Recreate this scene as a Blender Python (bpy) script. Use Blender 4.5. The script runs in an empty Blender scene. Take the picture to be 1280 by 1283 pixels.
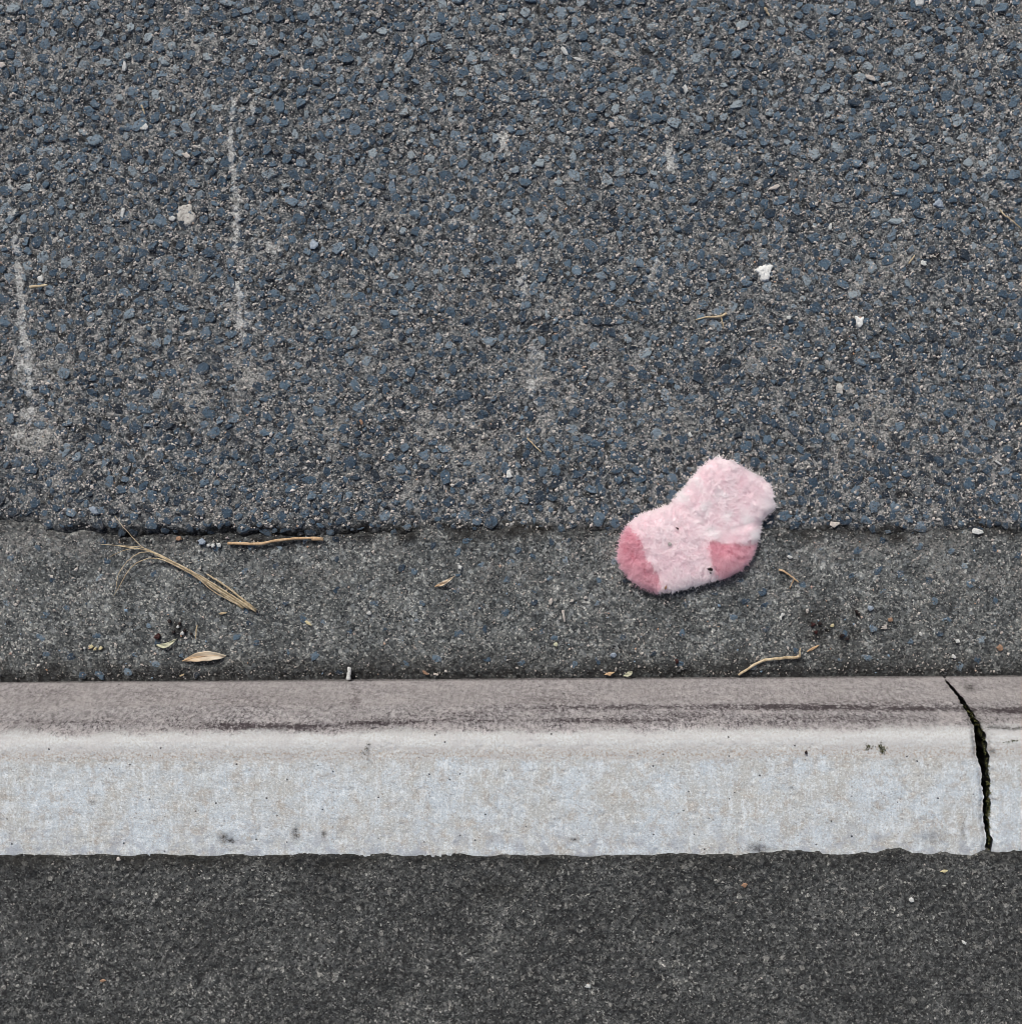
import bpy, math, random
import numpy as np
from mathutils.geometry import delaunay_2d_cdt
from mathutils import Vector

R = math.radians
rng = np.random.default_rng(7)
random.seed(7)
scene = bpy.context.scene
COL = scene.collection

# ------------------------------------------------------------------ camera, sky, sun, exposure
H = 1.28                                   # the phone held 1.28 m above the gutter, pointing straight down
cam_d = bpy.data.cameras.new("camera")
cam_d.sensor_fit = 'HORIZONTAL'; cam_d.sensor_width = 36.0; cam_d.lens = 36.0
cam_d.clip_start = 0.02; cam_d.clip_end = 400.0
cam = bpy.data.objects.new("camera", cam_d); COL.objects.link(cam)
cam.location = (0, 0, H); cam.rotation_euler = (0, 0, 0)
scene.camera = cam

SUN_EL, SUN_AZ = 45.0, 115.0                # azimuth: counter-clockwise from +X (towards the road, a little to the left)
world = bpy.data.worlds.new("World"); scene.world = world; world.use_nodes = True
wt = world.node_tree; wt.nodes.clear()
sky = wt.nodes.new('ShaderNodeTexSky'); sky.sky_type = 'NISHITA'; sky.sun_disc = False
sky.sun_elevation = R(SUN_EL); sky.sun_rotation = R(90 - SUN_AZ)
sky.air_density = 0.9; sky.dust_density = 6.0; sky.ozone_density = 1.0
bg = wt.nodes.new('ShaderNodeBackground'); bg.inputs['Strength'].default_value = 0.05
wo = wt.nodes.new('ShaderNodeOutputWorld')
wt.links.new(sky.outputs[0], bg.inputs[0]); wt.links.new(bg.outputs[0], wo.inputs[0])
sun_d = bpy.data.lights.new("sun", 'SUN'); sun_d.energy = 1.5; sun_d.angle = R(11); sun_d.color = (1.0, 0.985, 0.96)
sun = bpy.data.objects.new("sun", sun_d); COL.objects.link(sun)
_d = Vector((math.cos(R(SUN_EL)) * math.cos(R(SUN_AZ)), math.cos(R(SUN_EL)) * math.sin(R(SUN_AZ)), math.sin(R(SUN_EL))))
sun.rotation_euler = _d.to_track_quat('Z', 'Y').to_euler(); sun.location = _d * 5
scene.view_settings.view_transform = 'Standard'; scene.view_settings.look = 'None'
scene.view_settings.exposure = 0.76; scene.view_settings.gamma = 1.0
scene.view_settings.use_curve_mapping = False
scene.cycles.pixel_filter_type = 'BLACKMAN_HARRIS'; scene.cycles.filter_width = 0.8
scene.cycles.max_bounces = 14; scene.cycles.diffuse_bounces = 10; scene.cycles.transmission_bounces = 10

# ------------------------------------------------------------------ numpy noise
def hsh(ix, iy, s):
    n = (ix.astype(np.int64) * 374761393 + iy.astype(np.int64) * 668265263 + s * 974634777) & 0x7fffffff
    n = ((n ^ (n >> 13)) * 1274126177) & 0x7fffffff
    n = ((n ^ (n >> 16)) * 2246822519) & 0x7fffffff
    return ((n ^ (n >> 15)) & 0xffffff) / float(0xffffff)
def vn(x, y, s=0):
    x = np.asarray(x, float); y = np.asarray(y, float)
    ix = np.floor(x); iy = np.floor(y); fx = x - ix; fy = y - iy
    fx = fx * fx * fx * (fx * (fx * 6 - 15) + 10); fy = fy * fy * fy * (fy * (fy * 6 - 15) + 10)
    a = hsh(ix, iy, s); b = hsh(ix + 1, iy, s); c = hsh(ix, iy + 1, s); d = hsh(ix + 1, iy + 1, s)
    return (a + (b - a) * fx) * (1 - fy) + (c + (d - c) * fx) * fy
def fbm(x, y, s=0, o=3):
    t = 0; a = 0.5; k = 0
    for i in range(o):
        t = t + a * vn(x * 2 ** i, y * 2 ** i, s + i * 17); k += a; a *= 0.5
    return t / k
def worley(x, y, s=0):
    ix = np.floor(x); iy = np.floor(y); f1 = np.full(np.shape(x), 9.0); cid = np.zeros(np.shape(x))
    for dx in (-1, 0, 1):
        for dy in (-1, 0, 1):
            cx = ix + dx; cy = iy + dy
            d = np.hypot(cx + hsh(cx, cy, s) - x, cy + hsh(cx, cy, s + 5) - y)
            m = d < f1; f1 = np.where(m, d, f1); cid = np.where(m, hsh(cx, cy, s + 9), cid)
    return f1, cid
def sst(a, b, x):
    t = np.clip((x - a) / (b - a), 0, 1); return t * t * (3 - 2 * t)

# ------------------------------------------------------------------ the lie of the ground
def pxw(px, py, z=0.0):                     # where a sight line through a photo pixel meets height z
    k = (H - z) / 1280.0
    return (px - 640.0) * k, (641.5 - py) * k
def wpx(x): return 640.0 + np.asarray(x) * 1000.0
def road_edge(x):
    x = np.asarray(x, float); p = wpx(x)
    base = 662 + 6 * sst(60, 130, p) - 3 * sst(430, 520, p) + 1 * sst(700, 1000, p) - 10 * (1 - sst(0, 90, p))
    return (641.5 - base) / 1000.0 + (fbm(x * 30, x * 0 + 3.1, 3, 5) - 0.5) * 0.012
def step_h(x):
    p = wpx(x)
    return 0.0082 - 0.0062 * sst(430, 540, p) + 0.0006 * sst(900, 1020, p) - 0.006 * (1 - sst(20, 110, p)) + (vn(np.asarray(x) * 22, np.asarray(x) * 0, 8) - 0.5) * 0.003
def road_macro(x, y):
    s = y - road_edge(x)
    z = step_h(x) * sst(-0.004, 0.013, s) + 0.015 * np.clip(s, 0, 4)
    return z - 0.016 * (1 - sst(-0.012, 0.0, s)) + (fbm(x * 6, y * 6, 21, 2) - 0.5) * 0.005 * sst(0, 0.05, s)
def kerb_y(x): return -0.2085 + 0.004 * np.clip(np.asarray(x) / 0.64, -1.5, 1.5)
def gutter_macro(x, y):
    s = y - road_edge(x)
    z = 0.012 * (y + 0.2085) + (fbm(x * 9, y * 9, 31, 2) - 0.5) * 0.003
    return z - (0.0035 + 0.0065 * sst(560, 420, wpx(x)) * sst(10, 110, wpx(x))) * sst(-0.006, 0.006, s)
KP = np.array([(-0.2085, -0.05), (-0.2085, -0.002), (-0.2125, 0.008), (-0.2470, 0.078), (-0.2530, 0.0865), (-0.2620, 0.0925), (-0.2764, 0.0962), (-0.3969, 0.0995)])
def kerb_z(y): return np.interp(-np.asarray(y), -KP[1:, 0], KP[1:, 1])
def path_edge(x):
    p = wpx(x); x = np.asarray(x, float)
    over = 0.004 * sst(820, 960, p)
    return -0.3932 + over + (fbm(x * 34, x * 0 + 8.3, 41, 5) - 0.5) * (0.009 + 0.010 * sst(850, 1000, p))
def path_top(x): return 0.1008 + 0.0020 * sst(780, 980, wpx(x)) + 0.0 * np.asarray(x)
def ground(x, y):
    x = np.asarray(x, float); y = np.asarray(y, float)
    r = np.where(y > road_edge(x), road_macro(x, y), gutter_macro(x, y))
    k = kerb_z(y)
    z = np.where(y > kerb_y(x), r, k)
    return np.where(y < path_edge(x), path_top(x), z)
def drop(px, py):                           # world point under a photo pixel, lying on the ground
    z = 0.0
    for _ in range(4):
        x, y = pxw(px, py, z); z = float(ground(x, y))
    return x, y, z

# marks of wear and dirt with a shape of their own (photo pixels -> metres on the road)
SCUFF = [([(293, 128), (291, 165), (293, 205), (297, 260), (296, 320), (299, 370), (303, 410)], 3.8, 1.15),
         ([(10, 215), (13, 250), (18, 300), (22, 355), (27, 410), (33, 455), (38, 520)], 3.6, 1.15),
         ([(297, 250), (302, 330), (306, 420)], 13, 0.42), ([(22, 380), (36, 520)], 13, 0.40), ([(316, 103), (318, 145)], 3.5, 0.7), ([(629, 160), (632, 208)], 7, 0.8), ([(655, 312), (654, 375)], 8, 0.75),
         ([(318, 300), (345, 314)], 11, 0.65), ([(838, 182), (842, 214)], 8, 0.7), ([(588, 285), (590, 305)], 8, 0.6),
         ([(560, 268), (592, 300)], 6, 0.3), ([(20, 545), (50, 540)], 12, 0.3), ([(825, 330), (815, 350)], 9, 0.55), ([(1238, 190), (1240, 260)], 7, 0.4), ([(672, 440), (668, 500)], 10, 0.5), ([(480, 120), (470, 160)], 6, 0.3)]
SANDY = [(40, 545, 30, .9), (312, 465, 26, .8), (240, 500, 24, .6), (668, 470, 26, .7), (600, 560, 40, .45), (645, 300, 26, .5), (535, 360, 30, .3),
         (850, 530, 40, .45), (480, 440, 40, .35), (960, 600, 40, .4), (690, 230, 22, .5), (50, 75, 24, .5), (395, 480, 30, .35), (1190, 560, 40, .35), (760, 470, 40, .35), (330, 330, 30, .4)]
def scuff(x, y):
    px = 640 + x * 1000 / 0.99; py = 641.5 - y * 1000 / 0.99
    out = np.zeros(np.shape(x))
    for pts, w, a in SCUFF:
        d = np.full(np.shape(x), 1e9)
        for (x0, y0), (x1, y1) in zip(pts[:-1], pts[1:]):
            L = (x1 - x0) ** 2 + (y1 - y0) ** 2
            t = np.clip(((px - x0) * (x1 - x0) + (py - y0) * (y1 - y0)) / L, 0, 1)
            d = np.minimum(d, np.hypot(px - x0 - t * (x1 - x0), py - y0 - t * (y1 - y0)))
        out = np.maximum(out, a * np.exp(-(d / w) ** 2))
    br = fbm(px / 8, py / 12, 77, 3)
    return np.clip(out * (0.40 + 4.0 * (br - 0.42)), 0, 1)
def sandy(x, y):
    px = 640 + x * 1000 / 0.99; py = 641.5 - y * 1000 / 0.99
    out = 0.45 * sst(0.58, 0.78, fbm(px / 38, py / 38, 91, 3))
    for a, b, r, k in SANDY:
        out = np.maximum(out, k * np.exp(-((px - a) ** 2 + (py - b) ** 2) / (r * r)))
    lower = 0.14 * sst(250, 600, py)
    return np.clip((out + lower) * (0.45 + 1.1 * fbm(px / 14, py / 14, 95, 2)), 0, 1)

# ------------------------------------------------------------------ object helpers
def tag(o, label=None, cat=None, group=None, kind=None):
    if label: o['label'] = label
    if cat: o['category'] = cat
    if group: o['group'] = group
    if kind: o['kind'] = kind
    return o
def empty(name, loc=(0, 0, 0)):
    o = bpy.data.objects.new(name, None); o.empty_display_size = 0.02; o.location = loc; COL.objects.link(o); return o
def npmesh(name, v, quads=None, tris=None, mat=None, parent=None, smooth=True, attrs=None):
    me = bpy.data.meshes.new(name); v = np.asarray(v, np.float32)
    nq = 0 if quads is None else len(quads); nt = 0 if tris is None else len(tris)
    loops = np.concatenate([np.asarray(a, np.int32).ravel() for a in (quads, tris) if a is not None and len(a)])
    me.vertices.add(len(v)); me.vertices.foreach_set('co', v.ravel())
    me.loops.add(len(loops)); me.loops.foreach_set('vertex_index', loops)
    st = np.concatenate([np.arange(nq) * 4, nq * 4 + np.arange(nt) * 3]).astype(np.int32)
    me.polygons.add(nq + nt); me.polygons.foreach_set('loop_start', st)
    me.polygons.foreach_set('use_smooth', np.full(nq + nt, smooth, bool))
    for k, a in (attrs or {}).items():
        at = me.attributes.new(k, 'FLOAT', 'POINT'); at.data.foreach_set('value', np.asarray(a, np.float32).ravel())
    me.update(calc_edges=True); me.validate()
    if mat: me.materials.append(mat)
    o = bpy.data.objects.new(name, me); COL.objects.link(o)
    if parent: o.parent = parent
    return o
def grid_faces(nx, ny):
    i = np.arange(nx * ny).reshape(nx, ny)
    return np.stack([i[:-1, :-1], i[1:, :-1], i[1:, 1:], i[:-1, 1:]], -1).reshape(-1, 4)
def dense_axis(a, b, step, far, first=None, grow=1.28):
    core = np.arange(a, b + step, step); out = []; p = core[-1]; d = step
    while p < far: d *= grow; p += d; out.append(p)
    lo = []
    if first is not None:
        p = a; d = step
        while p > first: d *= grow; p -= d; lo.append(p)
    return np.concatenate([lo[::-1], core, out])

# ------------------------------------------------------------------ node helper
class NB:
    def __init__(s, name, rough=0.9, spec=0.3):
        s.m = bpy.data.materials.new(name); s.m.use_nodes = True; s.t = s.m.node_tree
        s.b = s.t.nodes['Principled BSDF']; s.b.inputs['Roughness'].default_value = rough
        s.b.inputs['Specular IOR Level'].default_value = spec
        s.co = s.t.nodes.new('ShaderNodeTexCoord').outputs['Object']
    def n(s, ty, **k):
        n = s.t.nodes.new(ty)
        for a, v in k.items(): setattr(n, a, v)
        return n
    def put(s, sock, v):
        if hasattr(v, 'links') or isinstance(v, bpy.types.NodeSocket): s.t.links.new(v, sock)
        elif isinstance(v, (tuple, list)) and len(v) == 3 and sock.type == 'RGBA': sock.default_value = (*v, 1)
        else: sock.default_value = v
    def attr(s, name): return s.n('ShaderNodeAttribute', attribute_name=name).outputs['Fac']
    def noise(s, scale, detail=2.0, rough=0.5, vec=None, dist=0.0):
        n = s.n('ShaderNodeTexNoise'); s.put(n.inputs['Vector'], vec or s.co); n.inputs['Scale'].default_value = scale
        n.inputs['Detail'].default_value = detail; n.inputs['Roughness'].default_value = rough; n.inputs['Distortion'].default_value = dist
        return n.outputs['Fac']
    def vor(s, scale, out='Color', feature='F1', vec=None, rand=1.0):
        n = s.n('ShaderNodeTexVoronoi', feature=feature); s.put(n.inputs['Vector'], vec or s.co); n.inputs['Scale'].default_value = scale
        n.inputs['Randomness'].default_value = rand
        o = n.outputs[out]
        if out == 'Color':
            sp = s.n('ShaderNodeSeparateColor'); s.put(sp.inputs[0], o); return sp.outputs[0], sp.outputs[1], sp.outputs[2]
        return o
    def ramp(s, fac, stops, interp='LINEAR'):
        n = s.n('ShaderNodeValToRGB'); n.color_ramp.interpolation = interp; e = n.color_ramp.elements
        while len(e) < len(stops): e.new(0.5)
        for el, (p, c) in zip(e, stops):
            el.position = p; el.color = (c, c, c, 1) if not isinstance(c, tuple) else (*c, 1)
        s.put(n.inputs[0], fac); return n.outputs[0]
    def mix(s, f, a, b, mode='MIX'):
        n = s.n('ShaderNodeMix', data_type='RGBA', blend_type=mode); s.put(n.inputs[0], f); s.put(n.inputs[6], a); s.put(n.inputs[7], b); return n.outputs[2]
    def math(s, op, a, b=0.0, clamp=False):
        n = s.n('ShaderNodeMath', operation=op, use_clamp=clamp); s.put(n.inputs[0], a); s.put(n.inputs[1], b); return n.outputs[0]
    def mapr(s, v, a, b, c=0.0, d=1.0):
        n = s.n('ShaderNodeMapRange', clamp=True); s.put(n.inputs[0], v)
        for i, q in zip((1, 2, 3, 4), (a, b, c, d)): n.inputs[i].default_value = q
        return n.outputs[0]
    def scalevec(s, v, sc):
        n = s.n('ShaderNodeVectorMath', operation='MULTIPLY'); s.put(n.inputs[0], v); n.inputs[1].default_value = sc; return n.outputs[0]
    def bump(s, h, dist, strength=1.0, prev=None):
        n = s.n('ShaderNodeBump'); n.inputs['Strength'].default_value = strength; n.inputs['Distance'].default_value = dist
        s.put(n.inputs['Height'], h)
        if prev: s.put(n.inputs['Normal'], prev)
        return n.outputs[0]
    def done(s, col, normal=None, rough=None):
        s.put(s.b.inputs['Base Color'], col)
        if normal: s.put(s.b.inputs['Normal'], normal)
        if rough is not None: s.put(s.b.inputs['Roughness'], rough)
        return s.m

# ------------------------------------------------------------------ materials
STONE_RAMP = [(0.0, (0.009, 0.018, 0.030)), (0.3, (0.026, 0.055, 0.090)), (0.60, (0.066, 0.118, 0.172)), (0.85, (0.150, 0.215, 0.275)), (1.0, (0.29, 0.35, 0.385))]
def mat_binder():
    b = NB("road_binder", 0.9, 0.25)
    r, g, bl = b.vor(540)
    grain = b.ramp(r, [(0.0, (0.012, 0.017, 0.022)), (0.22, (0.060, 0.071, 0.078)), (0.50, (0.155, 0.167, 0.170)), (0.78, (0.29, 0.298, 0.29)), (0.92, (0.49, 0.475, 0.45)), (1.0, (0.82, 0.78, 0.73))])
    r2, g2, b2 = b.vor(230)
    grain2 = b.ramp(g2, [(0.0, (0.016, 0.030, 0.045)), (0.35, (0.075, 0.094, 0.110)), (0.75, (0.19, 0.202, 0.206)), (0.92, (0.34, 0.338, 0.325)), (1.0, (0.66, 0.63, 0.59))])
    col = b.mix(0.45, grain, grain2)
    col = b.mix(b.mapr(b.noise(125, 3, 0.6), 0.50, 0.40, 0.0, 0.88), col, (0.018, 0.021, 0.027))
    col = b.mix(b.mapr(b.noise(34, 3, 0.6), 0.46, 0.34, 0.0, 0.45), col, (0.022, 0.026, 0.033))
    sandc = b.mix(b.mapr(bl, 0.2, 0.8), (0.16, 0.165, 0.16), (0.48, 0.475, 0.45))
    sandm = b.mapr(b.math('ADD', b.noise(190, 4, 0.7), b.math('MULTIPLY', b.attr('sand'), 0.30)), 0.60, 0.76, 0.0, 0.9)
    col = b.mix(sandm, col, sandc)
    # beyond the modelled stones the pattern of stones carries on in the material
    f = b.vor(66, 'Distance', 'F1', rand=0.9)
    sr, sg, sb = b.vor(66, rand=0.9)
    st = b.ramp(sg, STONE_RAMP)
    stm = b.math('MULTIPLY', b.mapr(b.math('ADD', f, b.math('MULTIPLY', b.noise(160, 2), 0.35)), 0.72, 0.5), b.attr('far'))
    col = b.mix(stm, col, st)
    col = b.mix(b.mapr(b.math('ADD', b.noise(230, 4, 0.7), b.math('MULTIPLY', b.attr('scuff'), 0.38)), 0.60, 0.74, 0.0, 0.85), col, b.mix(r, (0.30, 0.31, 0.30), (0.74, 0.75, 0.73)))
    col = b.mix(b.math('MULTIPLY', b.attr('dirt'), b.mapr(b.noise(150, 3), 0.2, 0.6, 0.55, 1.0)), col, (0.014, 0.013, 0.011))
    h = b.math('ADD', b.math('MULTIPLY', r, 0.5), b.noise(700, 3, 0.6))
    nb = b.bump(h, 0.0020, 1.0)
    nb = b.bump(b.math('MULTIPLY', stm, 1.0), 0.002, 0.8, nb)
    return b.done(col, nb)
def mat_stone(name="road_stone", dusty=1.0):
    b = NB(name, 0.62, 0.4)
    base = b.ramp(b.attr('tone'), STONE_RAMP)
    mott = b.noise(360, 5, 0.75)
    base = b.mix(b.mapr(mott, 0.50, 0.64, 0.0, 0.6), base, b.mix(0.55, base, (0.20, 0.25, 0.31)))
    base = b.mix(b.mapr(b.noise(240, 4, 0.7), 0.47, 0.38, 0.0, 0.75), base, (0.012, 0.016, 0.023))
    r, g, bl = b.vor(600)
    k = b.math('ADD', b.math('ADD', b.noise(420, 4, 0.75), b.math('MULTIPLY', b.attr('rim'), 0.24)), b.math('MULTIPLY', b.math('SUBTRACT', b.noise(70, 4, 0.7), 0.5), 0.75))
    k = b.math('ADD', k, b.math('MULTIPLY', b.attr('sand'), 0.10))
    dust = b.mapr(k, 0.59, 0.70, 0.0, 0.9)
    dcol = b.ramp(r, [(0.0, (0.035, 0.037, 0.040)), (0.5, (0.115, 0.113, 0.109)), (0.85, (0.23, 0.22, 0.205)), (1.0, (0.55, 0.50, 0.46))])
    col = b.mix(dust, base, dcol)
    col = b.mix(b.mapr(b.math('ADD', b.noise(230, 4, 0.7), b.math('MULTIPLY', b.attr('scuff'), 0.33)), 0.60, 0.74, 0.0, 0.85), col, b.mix(r, (0.34, 0.35, 0.35), (0.66, 0.67, 0.66)))
    col = b.mix(b.math('MULTIPLY', b.attr('dirt'), 0.75), col, (0.013, 0.013, 0.014))
    nb = b.bump(b.noise(380, 5, 0.75), 0.0026, 1.0)
    return b.done(col, nb)
def mat_grain():
    b = NB("grit_grain", 0.8, 0.3)
    col = b.ramp(b.attr('tone'), [(0.0, (0.05, 0.055, 0.06)), (0.25, (0.15, 0.15, 0.145)), (0.5, (0.30, 0.28, 0.255)), (0.75, (0.46, 0.42, 0.385)), (0.9, (0.64, 0.60, 0.56)), (0.97, (0.50, 0.28, 0.16)), (1.0, (0.25, 0.36, 0.48))])
    return b.done(b.mix(b.mapr(b.noise(500, 2), 0.3, 0.7, 0, 0.5), col, b.mix(0.6, col, (0.09, 0.09, 0.09))))
def mat_gutter():
    b = NB("gutter_concrete", 0.9, 0.25)
    r, g, bl = b.vor(500)
    col = b.ramp(r, [(0.0, (0.016, 0.018, 0.020)), (0.3, (0.062, 0.064, 0.066)), (0.62, (0.125, 0.126, 0.123)), (0.86, (0.23, 0.226, 0.215)), (1.0, (0.58, 0.55, 0.51))])
    r2, g2, b2 = b.vor(230)
    col2 = b.ramp(g2, [(0.0, (0.018, 0.022, 0.028)), (0.30, (0.062, 0.068, 0.074)), (0.75, (0.155, 0.157, 0.155)), (0.93, (0.22, 0.235, 0.25)), (1.0, (0.48, 0.47, 0.45))])
    col = b.mix(0.45, col, col2)
    col = b.mix(b.mapr(b.noise(22, 5, 0.7), 0.42, 0.58), b.mix(1.0, col, (0.90, 0.96, 0.97), 'MULTIPLY'), b.mix(1.0, col, (1.55, 1.62, 1.60), 'MULTIPLY'))
    col = b.mix(b.mapr(b.noise(150, 3, 0.65), 0.45, 0.36, 0.0, 0.6), col, (0.022, 0.023, 0.025))
    col = b.mix(b.mapr(b.math('ADD', b.noise(200, 4, 0.7), b.math('MULTIPLY', b.attr('sand'), 0.26)), 0.60, 0.78, 0.0, 0.8), col, b.mix(bl, (0.15, 0.147, 0.14), (0.36, 0.35, 0.33)))
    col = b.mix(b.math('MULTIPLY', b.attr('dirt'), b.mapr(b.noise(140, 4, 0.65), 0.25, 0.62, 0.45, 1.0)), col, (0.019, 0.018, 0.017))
    h = b.math('ADD', b.math('MULTIPLY', r, 0.45), b.noise(520, 4, 0.65))
    return b.done(col, b.bump(h, 0.0022, 1.0))
def mat_path():
    b = NB("path_asphalt", 0.82, 0.35)
    r, g, bl = b.vor(480)
    col = b.ramp(r, [(0.0, (0.012, 0.013, 0.014)), (0.4, (0.044, 0.046, 0.047)), (0.75, (0.090, 0.092, 0.092)), (0.90, (0.16, 0.16, 0.156)), (0.98, (0.29, 0.286, 0.275)), (1.0, (0.50, 0.49, 0.47))])
    r2, g2, b2 = b.vor(210)
    col2 = b.ramp(g2, [(0.0, (0.014, 0.016, 0.018)), (0.6, (0.060, 0.063, 0.065)), (0.95, (0.12, 0.122, 0.125)), (1.0, (0.38, 0.37, 0.35))])
    col = b.mix(0.42, col, col2)
    col = b.mix(b.mapr(b.noise(14, 4, 0.6), 0.36, 0.64), b.mix(1.0, col, (1.0, 1.02, 1.0), 'MULTIPLY'), b.mix(1.0, col, (1.70, 1.73, 1.67), 'MULTIPLY'))
    col = b.mix(b.mapr(b.noise(190, 3, 0.65), 0.46, 0.36, 0.0, 0.8), col, (0.012, 0.012, 0.013))
    col = b.mix(b.mapr(b.noise(330, 3, 0.7), 0.46, 0.38, 0.0, 0.8), col, (0.010, 0.010, 0.011))
    col = b.mix(b.math('MULTIPLY', b.attr('dirt'), b.mapr(b.noise(120, 4, 0.65), 0.3, 0.6, 0.4, 1.0)), col, (0.016, 0.015, 0.012))
    h = b.math('ADD', b.math('MULTIPLY', r, 0.6), b.noise(480, 4, 0.65))
    return b.done(col, b.bump(h, 0.0026, 1.0))
def mat_kerb():
    b = NB("kerb_concrete", 0.88, 0.25)
    sx = b.n('ShaderNodeSeparateXYZ'); b.put(sx.inputs[0], b.co)
    cx = b.n('ShaderNodeCombineXYZ'); b.put(cx.inputs[0], sx.outputs[0]); b.put(cx.inputs[1], b.attr('v')); uv = cx.outputs[0]
    v = b.attr('v')
    # trowelled top: pale cement with bluish bloom, buff stains, brushed streaks across
    c = b.mix(b.mapr(b.noise(20, 5, 0.65, uv), 0.42, 0.58), (0.46, 0.475, 0.465), (0.50, 0.565, 0.615))
    c = b.mix(b.mapr(b.noise(75, 6, 0.75, b.scalevec(uv, (1.5, 0.6, 1))), 0.50, 0.60, 0, 0.75), c, (0.65, 0.71, 0.75))
    c = b.mix(b.mapr(b.noise(55, 6, 0.78, uv, 0.4), 0.50, 0.62, 0, 0.60), c, (0.37, 0.325, 0.275))
    c = b.mix(b.mapr(b.noise(150, 4, 0.75, b.scalevec(uv, (2.2, 0.16, 1))), 0.52, 0.66, 0, 0.32), c, (0.36, 0.355, 0.34))
    c = b.mix(b.mapr(b.noise(420, 4, 0.8, uv), 0.52, 0.62, 0, 0.60), c, (0.28, 0.265, 0.245))
    c = b.mix(b.mapr(b.noise(360, 4, 0.8, uv), 0.48, 0.40, 0, 0.55), c, (0.76, 0.79, 0.80))
    c = b.mix(b.mapr(b.noise(130, 5, 0.8, uv), 0.60, 0.66, 0, 0.65), c, (0.20, 0.18, 0.16))
    low = b.math('MULTIPLY', b.mapr(v, 0.195, 0.24), b.mapr(b.noise(60, 6, 0.75, uv), 0.49, 0.58, 0, 0.75))
    c = b.mix(low, c, (0.33, 0.36, 0.41))
    # worn nose: pale cream, gritty lower down
    cn = b.mix(b.mapr(b.noise(330, 5, 0.8, uv), 0.46, 0.60, 0, 0.75), (0.54, 0.565, 0.575), (0.40, 0.385, 0.36))
    cn = b.mix(b.mapr(b.noise(24, 4, 0.7, b.scalevec(uv, (1, 3, 1))), 0.44, 0.58, 0, 0.7), cn, b.mix(b.noise(300, 3, 0.7, uv), (0.36, 0.358, 0.36), (0.55, 0.55, 0.555)))
    wob = b.math('ADD', b.math('MULTIPLY', b.math('SUBTRACT', b.noise(18, 3, 0.6, uv), 0.5), 0.030), b.math('MULTIPLY', b.math('SUBTRACT', b.noise(240, 5, 0.8, uv), 0.5), 0.026))
    vv = b.math('ADD', v, wob)
    gri = b.math('MULTIPLY', b.mapr(b.math('ABSOLUTE', b.math('SUBTRACT', v, 0.127)), 0.011, 0.002), b.mapr(b.noise(300, 4, 0.8, uv), 0.49, 0.58))
    c = b.mix(b.mapr(vv, 0.1325, 0.1315), c, cn)
    c = b.mix(b.math('MULTIPLY', gri, 0.75), c, (0.33, 0.27, 0.21))
    # tyre-stained face: mauve grey, black scuffs along it
    sk = b.n('ShaderNodeMapping'); b.put(sk.inputs[0], uv); sk.inputs['Rotation'].default_value = (0, 0, R(-16)); sk.inputs['Scale'].default_value = (1.0, 0.72, 1)
    f = b.mix(b.mapr(b.noise(170, 5, 0.78, sk.outputs[0]), 0.41, 0.59), (0.215, 0.203, 0.210), (0.56, 0.54, 0.548))
    f = b.mix(b.mapr(b.noise(420, 4, 0.8, b.scalevec(uv, (1, .6, 1))), 0.48, 0.40, 0, 0.5), f, (0.52, 0.495, 0.492))
    f = b.mix(b.mapr(b.noise(9, 3, 0.6, uv), 0.42, 0.58, 0, 0.4), f, (0.34, 0.322, 0.32))
    f = b.mix(b.math('MULTIPLY', b.mapr(b.noise(16, 4, 0.7, b.scalevec(uv, (1, 2.5, 1))), 0.50, 0.60), b.mapr(b.noise(300, 4, 0.8, uv), 0.42, 0.56, 0.15, 0.75)), f, (0.56, 0.53, 0.53))
    sc = b.noise(210, 5, 0.78, sk.outputs[0])
    band = b.math('MULTIPLY', b.mapr(b.noise(11, 3, 0.6, b.scalevec(uv, (1, 3.5, 1))), 0.42, 0.58, 0.15, 1.0), b.mapr(v, 0.010, 0.085, 0.3, 1.0))
    f = b.mix(b.math('MULTIPLY', b.mapr(sc, 0.53, 0.62), band), f, (0.075, 0.064, 0.072))
    f = b.mix(b.math('MULTIPLY', b.mapr(v, 0.050, 0.082), b.math('MULTIPLY', b.mapr(b.noise(300, 4, 0.8, b.scalevec(uv, (1, .55, 1))), 0.53, 0.58), b.mapr(b.noise(26, 3, 0.6, uv), 0.44, 0.56, 0.1, 0.9))), f, (0.06, 0.052, 0.06))
    f = b.mix(b.math('MULTIPLY', b.mapr(b.math('ADD', b.math('MULTIPLY', b.attr('scuff'), 0.25), b.noise(260, 5, 0.85, b.scalevec(uv, (0.7, 0.8, 1)))), 0.55, 0.70, 0.0, 0.92), b.mapr(b.attr('scuff'), 0.02, 0.25)), f, (0.050, 0.038, 0.044))
    c = b.mix(b.mapr(vv, 0.104, 0.096), c, f)
    c = b.mix(b.mapr(v, 0.056, 0.051, 0, 0.35), c, b.mix(b.noise(200, 3, 0.6, uv), (0.2, 0.18, 0.18), (0.50, 0.47, 0.46)))
    c = b.mix(b.math('MULTIPLY', b.attr('dirt'), b.mapr(b.noise(330, 3, 0.7, uv), 0.3, 0.6, 0.25, 1.0)), c, (0.045, 0.042, 0.040))
    # pinholes
    pd = b.vor(170, 'Distance', vec=uv); pr, pg, pb = b.vor(170, vec=uv)
    pit = b.math('MULTIPLY', b.mapr(pd, 0.22, 0.10), b.mapr(pr, 0.965, 0.97))
    c = b.mix(b.math('MULTIPLY', pit, 0.8), c, (0.10, 0.095, 0.09))
    h = b.math('ADD', b.noise(260, 5, 0.7, uv), b.math('MULTIPLY', b.noise(180, 3, 0.6, b.scalevec(uv, (2.4, 0.25, 1))), 0.35))
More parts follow.
